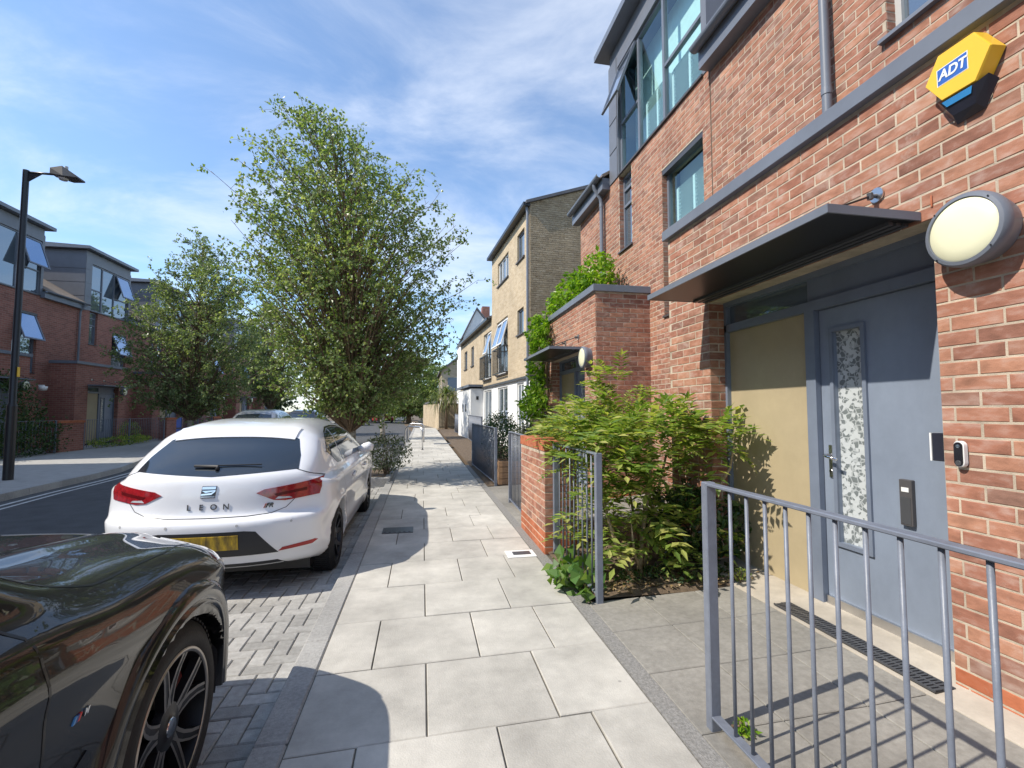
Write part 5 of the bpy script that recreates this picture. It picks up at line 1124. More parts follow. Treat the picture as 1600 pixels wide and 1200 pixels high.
def hatch_field():
    side = [(.10, .26), (.02, .36), (-.015, .46), (-.03, .58), (-.027, .632), (-.008, .655), (.045, .672), (.068, .692), (.078, .74), (.088, .86), (.115, .965), (.19, 1.03), (.40, 1.15), (.60, 1.25), (.70, 1.315), (.82, 1.362), (1.05, 1.405), (1.5, 1.438), (2.0, 1.43), (2.4, 1.375), (2.8, 1.21), (3.15, 1.03), (3.35, .965), (3.7, .90), (4.0, .81), (4.18, .70), (4.26, .55), (4.25, .36), (4.15, .22), (3.6, .19), (2.6, .18), (1.4, .18), (.5, .20)]
    def halfw(y, z):
        w_ = .900 - .15 * (1 - sstep(y, -.1, .75)) ** 1.4 - .20 * sstep(y, 3.6, 4.3) ** 1.3
        w_ = w_ - .045 * sstep(.42 - z, 0, .25) + .010 * np.exp(-((z - .70) / .06) ** 2) - .014 * np.exp(-((z - .50) / .10) ** 2)
        tum = np.maximum(z - .90, 0); w_ = w_ - .05 * sstep(z, .86, .97) * (1 + 1.1 * (1 - sstep(y, .1, 1.0))) - tum * .44 - .10 * sstep(z, 1.22, 1.5)
        for ya in (.79, 3.43): w_ = w_ + .012 * np.exp(-((np.sqrt((y - ya) ** 2 + (z - .31) ** 2) - .385) / .045) ** 2)
        return w_
    bow = lambda ax, y, z: y - .30 * (ax / .9) ** 2.8 * (1 - sstep(y, .3, 1.3)) - .05 * (ax / .9) ** 2 * (1 - sstep(y, .2, 1.0)) + .42 * (ax / .9) ** 2.4 * sstep(y, 3.3, 4.2)
    k = lambda z: .05 + .09 * sstep(z, .95, 1.35) + .04 * sstep(.4 - z, 0, .2)
    return CarField(side, halfw, bow, k, [(.79, .31), (3.43, .31)], .365, .96, .62)
HF = hatch_field(); HB_MESH = {}
def hatchback(name, label, cat, loc, rz, paint_, detail=True, group=None):
    c = empty(name, loc, rz); tag(c, label, cat, group); LOCAL[0] = True
    if 'b' not in HB_MESH: HB_MESH['b'] = HF.mesh('body', MT[paint_], .02)
    me = HB_MESH['b'] if paint_ == 'carwhite' else HB_MESH['b'].copy()
    if paint_ != 'carwhite': me.materials.clear(); me.materials.append(MT[paint_])
    body = link('body', me, c)
    res = .03 if detail else .08
    S = lambda n, p, v, m, **k: HF.shell(n, p, v, m, c, res=res, **k)
    S('rear_window', [(-.62, 1.02), (0, .985), (.62, 1.02), (.60, 1.12), (.535, 1.255), (.47, 1.28), (-.47, 1.28), (-.535, 1.255), (-.60, 1.12)], 'rear', 'carglass')
    S('rear_side_window', [(.84, 1.12), (1.0, 1.235), (1.15, 1.285), (1.40, 1.325), (1.36, .985), (1.10, .985)], 'right', 'carglass', mirror=True)
    S('front_side_window', [(1.45, 1.33), (1.75, 1.335), (2.1, 1.315), (2.45, 1.22), (2.85, 1.02), (2.80, .975), (1.42, .985)], 'right', 'carglass', mirror=True)
    S('windscreen', [(-.56, 2.45), (.56, 2.45), (.66, 3.02), (.3, 3.12), (-.3, 3.12), (-.66, 3.02)], 'top', 'carglass')
    if detail: HF.line('window_surround', [(.82, 1.115), (1.0, 1.247), (1.15, 1.297), (1.40, 1.338), (1.75, 1.348), (2.1, 1.33), (2.45, 1.235), (2.88, 1.02)], 'right', 'gloss', c, .014, .003, mirror=True)
    for sg in (1, -1):
        X_ = lambda P_: [(sg * a, b) for a, b in P_]
        tl = S('tail_lamp', X_([(.345, .848), (.40, .875), (.62, .905), (.80, .935), (.805, .86), (.79, .80), (.55, .775), (.47, .785)]), 'rear', 'taillamp', off=.006, depth=.012)[0]
        if detail:
            HF.shell('lamp_bar', X_([(.47, .835), (.70, .868), (.70, .845), (.49, .815)]), 'rear', mat('lamp_dark_bar', (.10, .004, .006), .2, var=.2), tl, off=.008, res=.03)
            HF.shell('reversing_lamp', X_([(.48, .792), (.60, .792), (.58, .805), (.50, .81)]), 'rear', 'lens', tl, off=.008, res=.03)
        S('reflector', X_([(.53, .385), (.56, .412), (.78, .435), (.80, .425), (.76, .40)]), 'rear', 'reflector', off=.004)
    S('bumper_insert', [(-.53, .375), (.53, .375), (.38, .565), (.30, .575), (-.30, .575), (-.38, .565)], 'rear', 'plastic', off=.002)
    S('diffuser', [(-.66, .215), (.66, .215), (.52, .31), (-.52, .31)], 'rear', 'plastic', off=.003)
    S('brake_light', [(-.20, 1.300), (.20, 1.300), (.20, 1.320), (-.20, 1.320)], 'rear', 'taillamp', off=.003)
    pl = S('number_plate', [(-.26, .435), (.26, .435), (.26, .546), (-.26, .546)], 'rear', 'plate', off=.010, depth=.012)[0]
    S('roof_spoiler', [(-.50, .64), (.50, .64), (.52, .82), (-.52, .82)], 'top', paint_, off=.012, depth=.014)
    LP = lambda n, P_, v, w_=.005, mir=False: HF.line(n, P_, v, 'black', c, w_, mirror=mir)
    if detail:
        t_ = np.linspace(0, 1, 14)
        LP('shut_line', [(-.80, .94), (-.66, 1.0), (-.605, 1.02)], 'rear'); LP('shut_line', [(.80, .94), (.66, 1.0), (.605, 1.02)], 'rear')
        LP('shut_line', [(-.62, .785), (-.56, .72), (-.46, .685), (-.3, .675), (0, .672), (.3, .675), (.46, .685), (.56, .72), (.62, .785)], 'rear')
        LP('shut_line', [(1.41, .985), (1.42, .7), (1.42, .3)], 'right', mir=True); LP('shut_line', [(2.5, .97), (2.52, .6), (2.48, .3)], 'right', mir=True); LP('shut_line', [(1.0, .985), (.98, .85), (1.12, .62), (1.18, .45), (1.22, .3)], 'right', mir=True)
        LP('crease_trim', [(1.3, .235), (2.9, .235)], 'right', .03, True)
        for yy in (1.52, 2.58):
            for sg in (1, -1):
                v, g = HF.cast([(yy, .80), (yy + .19, .81)], 'right', .018); q = [Vector((p[0] * sg, p[1], p[2])) for p in v]
                MB().tube([q[0] + Vector((-.018 * sg, 0, 0)), q[0], q[1], q[1] + Vector((-.018 * sg, 0, 0))], .012, n=8).build('door_handle', paint_, c, smooth=True)
        # emblem, lettering, badge, wiper and sensors
        def plaque(txt_me, x, z, size_x=1, m='chrome', off=.004, name='lettering'):
            vs = np.array([(v.co.x + x, v.co.y + z) for v in txt_me.vertices]); dz = np.array([v.co.z for v in txt_me.vertices]); p, g = HF.cast(vs, 'rear', 0.0)
            for v, q, gg, e in zip(txt_me.vertices, p, g, dz): v.co = Vector(q) + Vector(gg) * (off + e)
            txt_me.materials.clear(); txt_me.materials.append(MT[m]); return link(name, txt_me, c)
        for i, ch in enumerate('LEON'): plaque(text_mesh(ch, .062, bold=.0006), -.135 + i * .09, .752, m='dgrey', name='letter')
        em = HF.shell('emblem', [(-.056, .825), (.049, .825), (.058, .918), (-.047, .918)], 'rear', 'dgrey', c, off=.006, res=.02, depth=.01)[0]
        for pts in ([(-.046, .893), (.053, .893), (.055, .913), (-.044, .913)], [(-.05, .858), (.02, .864), (.053, .882), (.05, .873), (.024, .85), (-.051, .846)], [(-.047, .883), (-.02, .866), (.053, .878), (.053, .886), (-.01, .883)], [(-.053, .830), (.048, .830), (.049, .840), (-.052, .840)]): HF.shell('emblem_bar', pts, 'rear', 'chrome', em, off=.009, res=.02)
        plaque(text_mesh('FR', .05, shear=.35, bold=.0012), .44, .745, m='gloss', name='badge'); HF.shell('badge_flash', [(.40, .728), (.412, .728), (.425, .762), (.413, .762)], 'rear', 'taillamp', c, off=.007, res=.02)
        v, g = HF.cast([(.02, 1.03), (.02, 1.045), (-.16, 1.05), (.34, 1.052)], 'rear', .02); q = [Vector(p) for p in v]
        wb_ = MB().tube([q[0] + Vector((0, -.0, -.01)), q[1], q[2]], [.016, .014, .012], n=8).build('wiper_arm', 'plastic', c, smooth=True); MB().tube([q[2], q[3]], [.006, .006], n=6).build('wiper_blade', 'black', wb_)
        for xx in (-.62, -.25, .25, .62):
            v, g = HF.cast([(xx, .62)], 'rear', .0); d_ = Vector(g[0]); p_ = Vector(v[0]); MB().tube([p_ - d_ * .004, p_ + d_ * .002], .010, n=12).build('parking_sensor', 'soffit', c)
        for sg in (1, -1):
            mb = MB(); mb.tube([(sg * .80, 2.72, .99), (sg * .90, 2.70, 1.02), (sg * .95, 2.70, 1.03), (sg * 1.0, 2.72, 1.02)], [.03, .06, .07, .045], n=12); mb.build('door_mirror', paint_, c, smooth=True)
    for sg in (1, -1):
        S('headlamp', [(sg * .45, .62), (sg * .78, .70), (sg * .80, .78), (sg * .5, .70)], 'front', 'lens', off=.004)
        for ya in (.79, 3.43): wheel(c, sg * .885, ya, .31, sg, .312, .222, .215, 'd')
    S('grille', [(-.34, .5), (.34, .5), (.42, .66), (-.42, .66)], 'front', 'plastic')
    MB().box(-.72, .72, .35, 3.9, .16, .42).build('underbody', 'black', c)
    LOCAL[0] = False; return c
hatchback('hatchback_car', 'white hatchback parked at the kerb ahead of the black car, seen from behind', 'car', (-1.67, 4.12, RZ), 0, 'carwhite')
cg = 'cars parked along the street'
def copy_tree(o, parent=None):
    c = o.copy(); COL.objects.link(c); c.parent = parent
    for ch in list(o.children): copy_tree(ch, c)
    return c
pc0 = hatchback('parked_car', 'silver grey car parked on the far side by the smaller birch', 'car', (-5.95, 18.0, RZ), .03, 'cargrey', False, cg); pc0.scale = (1.03, 1.03, 1.1)
for lb, loc, rz, pm in (('dark blue car parked behind the silver one across the road', (-6.1, 25.6, RZ), .04, 'cardark'), ('small pale car parked far along the left kerb', (-6.9, 50, RZ), .05, 'carwhite'), ('red car parked far away where the street ends', (-4.3, 64, RZ), .5, 'carred')):
    q = copy_tree(pc0); q['label'] = lb; q.location = loc; q.rotation_euler = (0, 0, rz)
    for ch in q.children:
        if ch.data and ch.data.materials and ch.data.materials[0] == MT['cargrey']: ch.data = ch.data.copy(); ch.data.materials[0] = MT[pm]
def suv():
    side = [(.08, .34), (.0, .50), (.0, .75), (.06, .98), (.16, 1.08), (.30, 1.38), (.42, 1.56), (.75, 1.64), (1.4, 1.67), (2.1, 1.655), (2.55, 1.57), (2.95, 1.33), (3.25, 1.145), (3.45, 1.08), (3.8, 1.05), (4.2, 1.005), (4.45, .955), (4.58, .90), (4.665, .80), (4.68, .60), (4.67, .42), (4.6, .28), (4.0, .25), (2.4, .25), (.7, .27)]
    def halfw(y, z):
        w_ = .940 - .08 * (1 - sstep(y, -.1, .5)) - .155 * sstep(y, 4.05, 4.72) ** 1.4
        w_ = w_ - .03 * sstep(.48 - z, 0, .2) - .022 * np.exp(-((z - .58) / .10) ** 2) * (1 - sstep(y, 3.3, 3.6)) + .012 * np.exp(-((z - .88) / .05) ** 2)
        w_ = w_ - np.maximum(z - 1.0, 0) * .36 - .05 * sstep(z, .96, 1.06)
        for ya in (1.0, 3.87): w_ = w_ + .012 * np.exp(-(np.maximum(np.sqrt((y - ya) ** 2 + (z - .36) ** 2) - .40, 0) / .12) ** 2)
        return w_
    bow = lambda ax, y, z: y - .18 * (ax / .94) ** 2.6 * (1 - sstep(y, .2, 1.2)) + .44 * (ax / .94) ** 3.0 * sstep(y, 3.7, 4.6)
    k = lambda z: .06 + .09 * sstep(z, 1.1, 1.5) + .05 * sstep(z, .8, .95)
    # bonnet crown: the side profile drops towards the wings
    FD = CarField(side, halfw, bow, k, [(1.0, .36), (3.87, .36)], .425, 1.0, .60)
    f0 = FD.f
    def f1(x, y, z, arch=True): return f0(x, y, z + .05 * (np.abs(x) / .9) ** 2 * sstep(y, 3.0, 3.6) - .014 * np.exp(-((np.abs(x) - .50) / .05) ** 2) * sstep(y, 3.0, 3.6) * sstep(z, .8, .95), arch)
    FD.f = f1
    c = empty('suv_car', (-1.80, -1.86, RZ)); tag(c, 'glossy black car in the near left corner, front wing and alloy wheel in view', 'car'); LOCAL[0] = True
    link('body', FD.mesh('body', MT['carblack'], .02), c)
    S = lambda n, p, v, m, **q: FD.shell(n, p, v, m, c, **q)
    S('windscreen', [(-.60, 2.72), (.60, 2.72), (.70, 3.2), (.3, 3.3), (-.3, 3.3), (-.70, 3.2)], 'top', 'carglass')
    S('rear_window', [(-.6, 1.12), (.6, 1.12), (.52, 1.48), (-.52, 1.48)], 'rear', 'carglass')
    S('front_side_window', [(1.95, 1.10), (1.95, 1.52), (2.3, 1.48), (2.65, 1.28), (2.80, 1.10)], 'right', 'carglass', mirror=True)
    S('rear_side_window', [(.65, 1.14), (.85, 1.46), (1.3, 1.52), (1.88, 1.53), (1.88, 1.10)], 'right', 'carglass', mirror=True)
    for sg in (1, -1):
        hl = S('headlamp', [(sg * .50, .80), (sg * .62, .885), (sg * .86, .90), (sg * .90, .80), (sg * .70, .77)], 'front', 'lens', off=.005, depth=.012)[0]
        FD.shell('headlamp_side', [(4.20, .865), (4.38, .785), (4.50, .765), (4.56, .80), (4.53, .87), (4.42, .915)], 'right' if sg > 0 else 'left', 'lens', c, off=.006, depth=.012)
        S('tail_lamp', [(sg * .4, .93), (sg * .85, .98), (sg * .85, 1.08), (sg * .5, 1.06)], 'rear', 'taillamp')
        S('air_intake', [(sg * .50, .40), (sg * .80, .42), (sg * .82, .58), (sg * .62, .56)], 'front', 'plastic')
        S('kidney_grille', [(sg * .04, .62), (sg * .38, .64), (sg * .42, .76), (sg * .36, .86), (sg * .06, .87)], 'front', 'gloss', off=.006)
    FD.line('bonnet_shut_line', [(.60, 3.10), (.80, 3.25), (.845, 3.5), (.84, 3.9), (.80, 4.2), (.68, 4.42), (.5, 4.50), (0, 4.54)], 'top', 'black', c, .007, .001, mirror=True)
    FD.line('door_shut_line', [(3.04, 1.12), (3.16, 1.0), (3.19, .85), (3.20, .6), (3.16, .36)], 'right', 'black', c, .008, .001, mirror=True); FD.line('door_shut_line', [(1.9, 1.1), (1.9, .36)], 'right', 'black', c, .008, .001, mirror=True)
    # wheel arch flares: satin liner ring and lip
    for ya in (1.0, 3.87):
        for sg in (1, -1):
            mb = MB(); n = 48; prof = [(-.05, .410), (.018, .414), (.024, .424), (.010, .430), (.018, .438), (.022, .470), (.004, .500), (-.03, .515)]
            ps = []; aa = [math.pi * (-.06 + 1.12 * i / n) for i in range(n + 1)]
            xb, _ = FD.cast([(ya + .475 * math.cos(a), max(.45, .36 + .475 * math.sin(a))) for a in aa], 'right', 0.0)
            xb = np.convolve(np.pad(xb[:, 0], 4, mode='edge'), np.ones(9) / 9, 'valid')
            for a, x_ in zip(aa, xb):
                for h, rr_ in prof: ps.append((sg * (x_ + h), ya + rr_ * math.cos(a), .36 + rr_ * math.sin(a)))
            m_ = len(prof); mb.pts(ps, [(i * m_ + j, i * m_ + j + 1, (i + 1) * m_ + j + 1, (i + 1) * m_ + j) for i in range(n) for j in range(m_ - 1)]); mb.build('arch_flare', 'carblack', c, smooth=True)
            mb = MB(); ps = []
            for i in range(n + 1):
                a = math.pi * (-.08 + 1.16 * i / n)
                for h, rr_ in ((.90, .412), (.88, .408), (.62, .408)): ps.append((sg * h, ya + rr_ * math.cos(a), .36 + rr_ * math.sin(a)))
            mb.pts(ps, [(i * 3 + j, i * 3 + j + 1, (i + 1) * 3 + j + 1, (i + 1) * 3 + j) for i in range(n) for j in range(2)]); mb.build('arch_liner', 'plastic', c, smooth=True)
            wheel(c, sg * .93, ya, .36, sg, .362, .258, .245, 'v')
    # air breather behind the wheel and the three-stripe badge
    S('air_breather', [(3.22, .50), (3.36, .62), (3.385, .60), (3.33, .50), (3.30, .38), (3.25, .38)], 'right', 'gloss', off=.004, mirror=True)
    for i, cc in enumerate(((.10, .30, .60), (.03, .05, .22), (.55, .03, .03))):
        m_ = mat('badge_stripe_%d' % i, cc, .3, var=.03); x0 = 3.285 + i * .0085; FD.shell('badge_stripe', [(x0, .726), (x0 + .0075, .726), (x0 + .017, .742), (x0 + .0095, .742)], 'right', m_, c, off=.004, res=.02)
    tm = text_mesh('M', .022, shear=.4, bold=.0008); vs = np.array([(v.co.x + 3.332, v.co.y + .734) for v in tm.vertices]); dz = [v.co.z for v in tm.vertices]; p, g = FD.cast(vs, 'right', 0)
    for v, q, gg, e in zip(tm.vertices, p, g, dz): v.co = Vector(q) + Vector(gg) * (.003 + e)
    tm.materials.clear(); tm.materials.append(MT['chrome']); link('badge_letter', tm, c)
    for sg in (1, -1): MB().tube([(sg * .86, 2.60, 1.12), (sg * .96, 2.58, 1.16), (sg * 1.02, 2.58, 1.17), (sg * 1.06, 2.60, 1.16)], [.03, .06, .075, .05], n=12).build('door_mirror', 'carblack', c, smooth=True)
    MB().box(-.72, .72, .4, 4.3, .24, .5).build('underbody', 'black', c)
    LOCAL[0] = False
suv()
# ---------------------------------------------------------------- railings, gates and low brick wall
def railing(label, x, y0, y1, zt=1.085, zb=.055, pitch=.104, posts=(), g='grey front garden railings', x1=None, post=.042, ybars=None):
    X_ = (lambda y: x) if x1 is None else (lambda y: x + (x1 - x) * (y - y0) / (y1 - y0))
    o = empty('railing', (x, (y0 + y1) / 2, 0)); tag(o, label, 'railing', g)
    def bar(z0, z1, hw):
        mb = MB(); a, b = X_(y0), X_(y1); mb.pts([(a - hw, y0, z0), (a + hw, y0, z0), (b + hw, y1, z0), (b - hw, y1, z0), (a - hw, y0, z1), (a + hw, y0, z1), (b + hw, y1, z1), (b - hw, y1, z1)], [(0, 3, 2, 1), (4, 5, 6, 7), (0, 1, 5, 4), (1, 2, 6, 5), (2, 3, 7, 6), (3, 0, 4, 7)]); return mb
    bar(zt - .014, zt, .021).build('top_rail', 'rail', o, bevel=.003); bar(zb, zb + .010, .022).build('bottom_rail', 'rail', o, bevel=.002)
    for yp in posts: MB().box(X_(yp) - post / 2 - .004, X_(yp) + post / 2 + .004, yp - post / 2, yp + post / 2, -.03, zt + .003).build('post', 'rail', o, bevel=.004)
    me = None; n = int((y1 - y0) / pitch)
    ys = ybars or [y0 + (i + .5) * (y1 - y0) / n for i in range(n)]
    for yb in ys:
        if any(abs(yb - yp) < .05 for yp in posts): continue
        if me is None: me = MB().tube([(0, 0, zb + .01), (0, 0, zt - .014)], .0075, n=10).mesh('bar', 'rail', smooth=True)
        b = link('bar', me, o); b.matrix_basis = Matrix.Translation((X_(yb), yb, 0))
    return o
railing('nearest grey railing in the bottom right corner, ending at a square post', 1.28, -1.9, 1.99, zt=1.075, posts=(1.97, -1.88), ybars=[1.818 - .104 * i for i in range(36)])
railing('short grey railing overgrown by the shrub, between its post and the low brick wall', 1.285, 3.34, 4.53, posts=(3.36, 4.50))
railing('grey railing panel beyond the low brick wall, beside the second path', 1.31, 5.70, 7.22, posts=(7.20,), x1=1.335)
railing('grey railing panel in front of the dark hedge, furthest of the near ones', 1.36, 8.79, 12.1, posts=(8.81, 12.08), x1=1.27)
for i, (y0, y1, xa, xb, lb) in enumerate([(16.5, 23.3, 2.05, 2.25, 'dark railing before the white ground floor of the yellow block'), (23.4, 31, 2.3, 2.1, 'dark railing by the white porch of the yellow block')]):
    railing(lb, xa, y0, y1, zt=1.2, pitch=.13, posts=(y0 + .03, y1 - .03), x1=xb, g='railings along the yellow block')
gt = empty('metal_gate', (1.9, 34.5, 0)); tag(gt, 'dark barred gate beside the tall yellow garden wall', 'gate')
mb = MB(); mb.box(1.3, 3.2, 36.9, 36.95, 1.9, 1.97); mb.box(1.3, 3.2, 36.9, 36.95, .12, .19); mb.build('gate_frame', 'black', gt)
for i in range(17): MB().box(1.32 + i * .11, 1.345 + i * .11, 36.9, 36.95, .19, 1.9).build('bar', 'black', gt)
# low front wall of red brick with orange brick on edge
lw = empty('garden_pier', (1.36, 5.1, 0)); tag(lw, 'low red brick front wall with orange brick-on-edge coping between two railings', 'wall')
x0, x1, y0, y1, zt = 1.19, 1.515, 4.56, 5.68, 1.0
mb = MB(); mb.box(x0, x1, y0, y1, -.1, zt); mo = mb.build('mortar_core', 'mortar', lw)
LB = Bricks(); LB.face((x0, y0, 0), (0, 1, 0), (-1, 0, 0), y1 - y0, .0, zt - .02, [], 0, low='brick_o'); LB.face((x0, y0, 0), (1, 0, 0), (0, -1, 0), x1 - x0, .0, zt - .02, [], 1, low='brick_o'); LB.face((x1, y0, 0), (0, 1, 0), (1, 0, 0), y1 - y0, .0, zt - .02, [], 0, low='brick_o')
LB.items = [(p, a, n, l, h, pr, 'brick_o' if p.z < .22 else m) for p, a, n, l, h, pr, m in LB.items]
LB.build(mo, 300)
k = 0; yy = y0 - .008
while yy < y1:
    MB().box(x0 - .010, x1 + .010, yy, min(yy + .0648, y1 + .008), zt, zt + .102 + .001 * (k % 3)).build('coping_brick', 'brick_o', mo, bevel=.004); yy += .0698; k += 1
MB().box(x0 + .0, x1 - .0, y0, y1, zt, zt + .096).build('coping_mortar', 'mortar', mo)
# wooden planter by the second gap
wp = empty('timber_planter', (1.75, 8.7, 0)); tag(wp, 'small weathered timber planter at the end of the hedge railing', 'planter')
for i in range(4):
    MB().box(1.42, 2.0, 8.86, 8.885, .02 + i * .11, .12 + i * .11).build('board', 'wood', wp); MB().box(1.42, 2.0, 9.35, 9.375, .02 + i * .11, .12 + i * .11).build('board', 'wood', wp); MB().box(1.425, 1.45, 8.887, 9.348, .02 + i * .11, .12 + i * .11).build('board', 'wood', wp)
MB().box(1.46, 2.0, 8.89, 9.34, .05, .42).build('soil', 'earth', wp)
# ---------------------------------------------------------------- things fixed to the near house
ab = empty('alarm_box', (2.594, 1.76, 3.05)); tag(ab, 'yellow hexagonal burglar alarm box with blue logo on the near brick wall', 'alarm box')
# front outline in (y, z) seen from the street; depth towards -x
hexo = [(1.905, 3.055), (1.838, 3.173), (1.683, 3.173), (1.615, 3.059), (1.683, 2.935), (1.831, 2.935)]
cy_, cz_ = 1.767, 3.052
def hx(t): return [(cy_ + (a - cy_) * t, cz_ + (b - cz_) * t) for a, b in hexo]
MT['yellow'] = mat('yellow_alarm_plastic', (.80, .50, .04), .35, var=.03, spec=.5); MT['logoblue'] = mat('logo_blue', (.03, .12, .45), .4, var=.02); MT['lightblue'] = mat('strobe_blue', (.05, .28, .62), .2, var=.1); MT['navy'] = mat('dark_strobe_base', (.02, .022, .035), .3)
mb = MB(); f_, b_ = hx(1.0), hx(1.0); n = 6
XF, XB = 2.515, 2.592
fr_, bk_ = hx(.97), hx(1.04)
mb.pts([(XF, *p) for p in fr_] + [(XF + .008, *p) for p in hx(1.0)] + [(XB, *p) for p in bk_], [tuple(range(6))] + [(i, (i + 1) % 6, 6 + (i + 1) % 6, 6 + i) for i in range(6)] + [(6 + i, 6 + (i + 1) % 6, 12 + (i + 1) % 6, 12 + i) for i in range(6)])
cs_ = mb.build('casing', 'yellow', ab)
mb = MB(); lo = [(1.838, 2.930), (1.690, 2.930), (1.655, 2.975), (1.690, 2.86), (1.80, 2.83), (1.858, 2.90)]
mb.pts([(XF + .004, 1.842, 2.928), (XF + .004, 1.686, 2.928), (XF + .03, 1.650, 2.955), (XB, 1.640, 2.93), (XB, 1.70, 2.825), (XB, 1.82, 2.815), (XB, 1.885, 2.93), (XF + .03, 1.872, 2.955), (XF + .035, 1.71, 2.85), (XF + .035, 1.81, 2.85)],
       [(0, 1, 8, 9), (1, 2, 3, 4, 8), (8, 4, 5, 9), (0, 9, 5, 6, 7)]); mb.build('strobe_base', 'navy', ab, recalc=True)
mb = MB(); mb.pts([(XF + .002, 1.832, 2.925), (XF + .002, 1.700, 2.925), (XF + .012, 1.712, 2.896), (XF + .012, 1.818, 2.896)], [(0, 1, 2, 3)]); mb.build('strobe_lens', 'lightblue', ab)
def flat(name, pts, x, m, parent): mb = MB(); mb.pts([(x, *p) for p in pts], [tuple(range(len(pts)))]); return mb.build(name, m, parent, recalc=False)
flat('logo_border', [(1.846, 3.012), (1.846, 3.098), (1.708, 3.104), (1.708, 3.014)], XF - .001, 'white', ab); flat('logo_field', [(1.842, 3.016), (1.842, 3.094), (1.712, 3.100), (1.712, 3.018)], XF - .002, 'logoblue', ab)
tm = text_mesh('ADT', .078, shear=.18, bold=.0022, extrude=.0005)
for v in tm.vertices: v.co = Vector((XF - .0035 - v.co.z, 1.776 - v.co.x * .76, 3.057 + v.co.y * .86 + (v.co.x * -.02)))
tm.materials.clear(); tm.materials.append(MT['white']); link('logo_letters', tm, ab)
db = empty('video_doorbell', (2.59, 1.875, 1.19)); tag(db, 'white and black video doorbell on the brick beside the blue door', 'doorbell')
def pill(w_, h_, n=10): return [(w_ * math.cos(a) , h_ - w_ + w_ * math.sin(a)) for a in np.linspace(0, math.pi, n)] + [(w_ * math.cos(a), -h_ + w_ + w_ * math.sin(a)) for a in np.linspace(math.pi, 2 * math.pi, n)]
P_ = pill(.023, .064); mb = MB(); mb.prism([(1.875 + a, 1.19 + b) for a, b in P_], 0, 2.566, 2.592); mb.build('casing', 'white', db, bevel=.002)
mb = MB(); mb.prism([(1.875 + a, 1.19 + b) for a, b in pill(.019, .058)], 0, 2.562, 2.566); mb.build('face_plate', 'gloss', db)
mb = MB(); mb.lathe([(2.560, .001), (2.560, .013), (2.5625, .013)], axis=0, c=(0, 1.875, 1.148), n=20); mb.build('button', 'dgrey', db); mb = MB(); mb.lathe([(2.5585, .001), (2.560, .008), (2.5625, .009)], axis=0, c=(0, 1.875, 1.228), n=20); mb.build('lens', 'glassd', db)
ib = empty('entry_keypad', (2.70, 1.985, 1.21)); tag(ib, 'dark entry box with pale edge on the door jamb by the doorbell', 'keypad')
MB().box(2.63, 2.70, 1.968, 2.048, 1.14, 1.285).build('casing', 'navy', ib, bevel=.004); MB().box(2.628, 2.702, 2.048, 2.056, 1.14, 1.285).build('edge', 'white', ib)
tw = MB().box(2.590, 2.594, 1.955, 1.963, 2.46, 2.52).build('brick_tie', 'brick_o'); tag(tw, 'small orange mark in the brick joint above the round lamp', 'wall tie')
# ---------------------------------------------------------------- street lamp
sl_ = empty('street_lamp', (-8.25, 11.44, 0)); tag(sl_, 'black street lamp column with a flat head on a short arm, at the left', 'street lamp')
MB().tube([(-8.25, 11.44, -.05), (-8.25, 11.44, 1.5)], .085, n=16).build('base_column', 'black', sl_, auto=40); MB().tube([(-8.25, 11.44, 1.5), (-8.25, 11.44, 1.56), (-8.25, 11.44, 6.46)], [.085, .062, .055], n=16).build('pole', 'black', sl_, auto=40)
MB().tube([(-8.25, 11.44, 6.42), (-7.92, 11.44, 6.42), (-7.7, 11.44, 6.42)], .024, n=10).build('arm', 'black', sl_, smooth=True); mb = MB(); mb.prism([(-8.2, 6.22), (-8.2, 6.41), (-7.95, 6.41)], 1, 11.43, 11.45); mb.build('bracket', 'black', sl_)
mb = MB(); mb.pts([(-7.760, 11.34, 6.40), (-7.760, 11.54, 6.40), (-7.760, 11.54, 6.52), (-7.760, 11.34, 6.52), (-7.479, 11.27, 6.34), (-7.479, 11.61, 6.34), (-7.516, 11.58, 6.56), (-7.516, 11.30, 6.56), (-7.242, 11.31, 6.34), (-7.242, 11.57, 6.34), (-7.242, 11.57, 6.37), (-7.242, 11.31, 6.37)],
       [(0, 1, 2, 3), (0, 4, 5, 1), (1, 5, 6, 2), (2, 6, 7, 3), (3, 7, 4, 0), (4, 8, 9, 5), (5, 9, 10, 6), (6, 10, 11, 7), (7, 11, 8, 4), (8, 11, 10, 9)]); lh = mb.build('lamp_head', 'dgrey', sl_)
mb = MB(); mb.lathe([(6.30, .001), (6.31, .07), (6.345, .09)], axis=2, c=(-7.568, 11.44, 0), n=18); mb.build('lens', 'lens', lh); MB().tube([(-7.523, 11.44, 6.55), (-7.523, 11.44, 6.61)], .03, n=10).build('photocell', 'soffit', lh)
MB().box(-8.18, -8.17, 11.41, 11.47, 2.1, 2.3).build('number_plate', 'yellow', sl_)
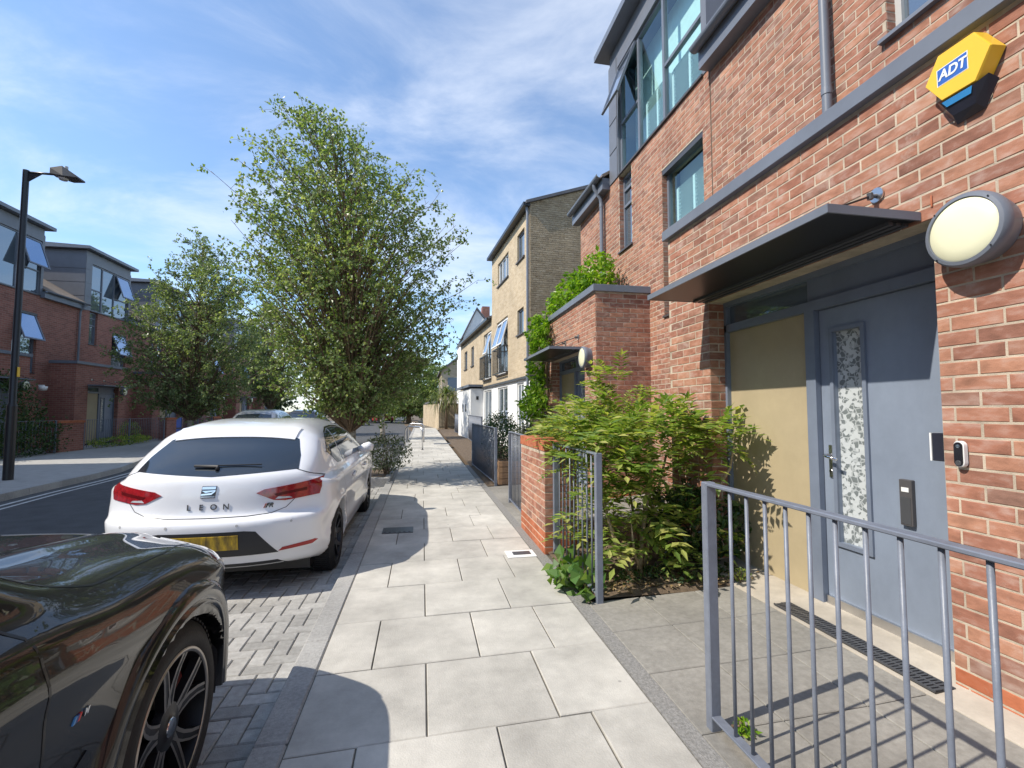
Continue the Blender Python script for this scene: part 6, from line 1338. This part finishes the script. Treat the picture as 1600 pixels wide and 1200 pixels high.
# ---------------------------------------------------------------- bike stands
def hoop(label, xa, ya, xb, yb):
    o = empty('bike_stand', ((xa + xb) / 2, (ya + yb) / 2, 0)); tag(o, label, 'bike stand', 'steel hoop bike stands'); pts = [(xa, ya, -.05), (xa, ya, .62)]
    for t in np.linspace(0, math.pi / 2, 6)[1:]: pts.append((xa + (xb - xa) * .22 * (1 - math.cos(t)), ya + (yb - ya) * .22 * (1 - math.cos(t)), .62 + .2 * math.sin(t)))
    for t in np.linspace(0, math.pi / 2, 6)[:-1][::-1]: pts.append((xb - (xb - xa) * .22 * (1 - math.cos(t)), yb - (yb - ya) * .22 * (1 - math.cos(t)), .62 + .2 * math.sin(t)))
    pts += [(xb, yb, .62), (xb, yb, -.05)]; MB().tube(pts, .030, n=12).build('hoop', 'steel', o, smooth=True)
    for a, b in ((xa, ya), (xb, yb)): MB().lathe([(.0, .06), (.008, .06), (.010, .03)], axis=2, c=(a, b, 0), n=16).build('base_ring', 'dgrey', o)
hoop('nearest steel hoop bike stand on the pavement', -.62, 18.4, .02, 17.45); hoop('further steel hoop bike stand behind the first', -.62, 22.2, .08, 21.8)
dc = MB().box(.5, 1.3, 20.2, 20.8, .001, .006).build('access_cover', 'dgrey'); tag(dc, 'dark access cover in the far pavement near the bike stands', 'access cover')
# ---------------------------------------------------------------- left side front gardens
lwall = ('red brick front walls across the road')
for i, (y0, y1) in enumerate([(18.55, 19.75), (25.4, 26.3), (30.6, 31.6)]):
    o = empty('front_wall', (-12.1, (y0 + y1) / 2, 0)); tag(o, ['low red brick wall by the ivy hedge across the road', 'low red brick wall beside the blue door panel across the road', 'low red brick wall behind the smaller birch trunk'][i], 'wall', lwall)
    MB().box(-12.35, -12.0, y0, y1, -.05, .98).build('brickwork', 'btex', o); MB().box(-12.37, -11.98, y0 - .02, y1 + .02, .98, 1.07).build('coping', 'brick_o', o)
for i, (y0, y1, lb) in enumerate([(19.8, 25.3, 'dark railing across the road between two brick walls'), (26.9, 30.5, 'dark railing across the road past the blue panel'), (13.0, 18.5, 'dark railing inside the ivy hedge across the road')]):
    o = railing(lb, -12.05, y0, y1, zt=1.08, pitch=.13, posts=(y0 + .03, (y0 + y1) / 2, y1 - .03), g='railings across the road')
bd_ = empty('blue_gate', (-12.1, 26.6, 0)); tag(bd_, 'bright blue gate panel between brick walls across the road', 'gate'); MB().box(-12.1, -12.05, 26.32, 26.9, .06, 1.06).build('panel', mat('bright_blue_paint', (.02, .09, .42), .4), bd_); MB().box(-12.05, -12.03, 26.36, 26.86, .5, .56).build('rail', 'black', bd_)
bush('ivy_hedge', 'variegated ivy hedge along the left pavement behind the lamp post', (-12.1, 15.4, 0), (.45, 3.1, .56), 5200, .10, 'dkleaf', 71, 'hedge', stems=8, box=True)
bush('tall_garden_shrub', 'tall dark shrub before the leftmost house across the road', (-13.0, 17.4, 0), (.9, 1.6, 1.35), 3800, .10, 'dkleaf', 72, stems=8)
bush('garden_bush', 'rounded yellow green bush behind the far railing across the road', (-12.6, 23.6, 0), (.4, .5, .5), 900, .07, 'fern', 73)
bush('low_garden_plants', 'low green plants along the foot of the far railing', (-12.0, 22.0, 0), (.35, 2.2, .2), 1500, .08, 'fern', 74, 'plants')
dome = empty('security_camera', (-13.1, 19.4, 2.2)); tag(dome, 'small white dome camera on the brick wall across the road', 'camera')
MB().lathe([(2.1, .001), (2.12, .09), (2.2, .12), (2.26, .12), (2.27, .001)], axis=2, c=(-13.1, 19.4, 0), n=18).build('dome', 'white', dome, smooth=True); MB().box(-13.22, -13.08, 19.36, 19.44, 2.27, 2.31).build('bracket', 'white', dome)
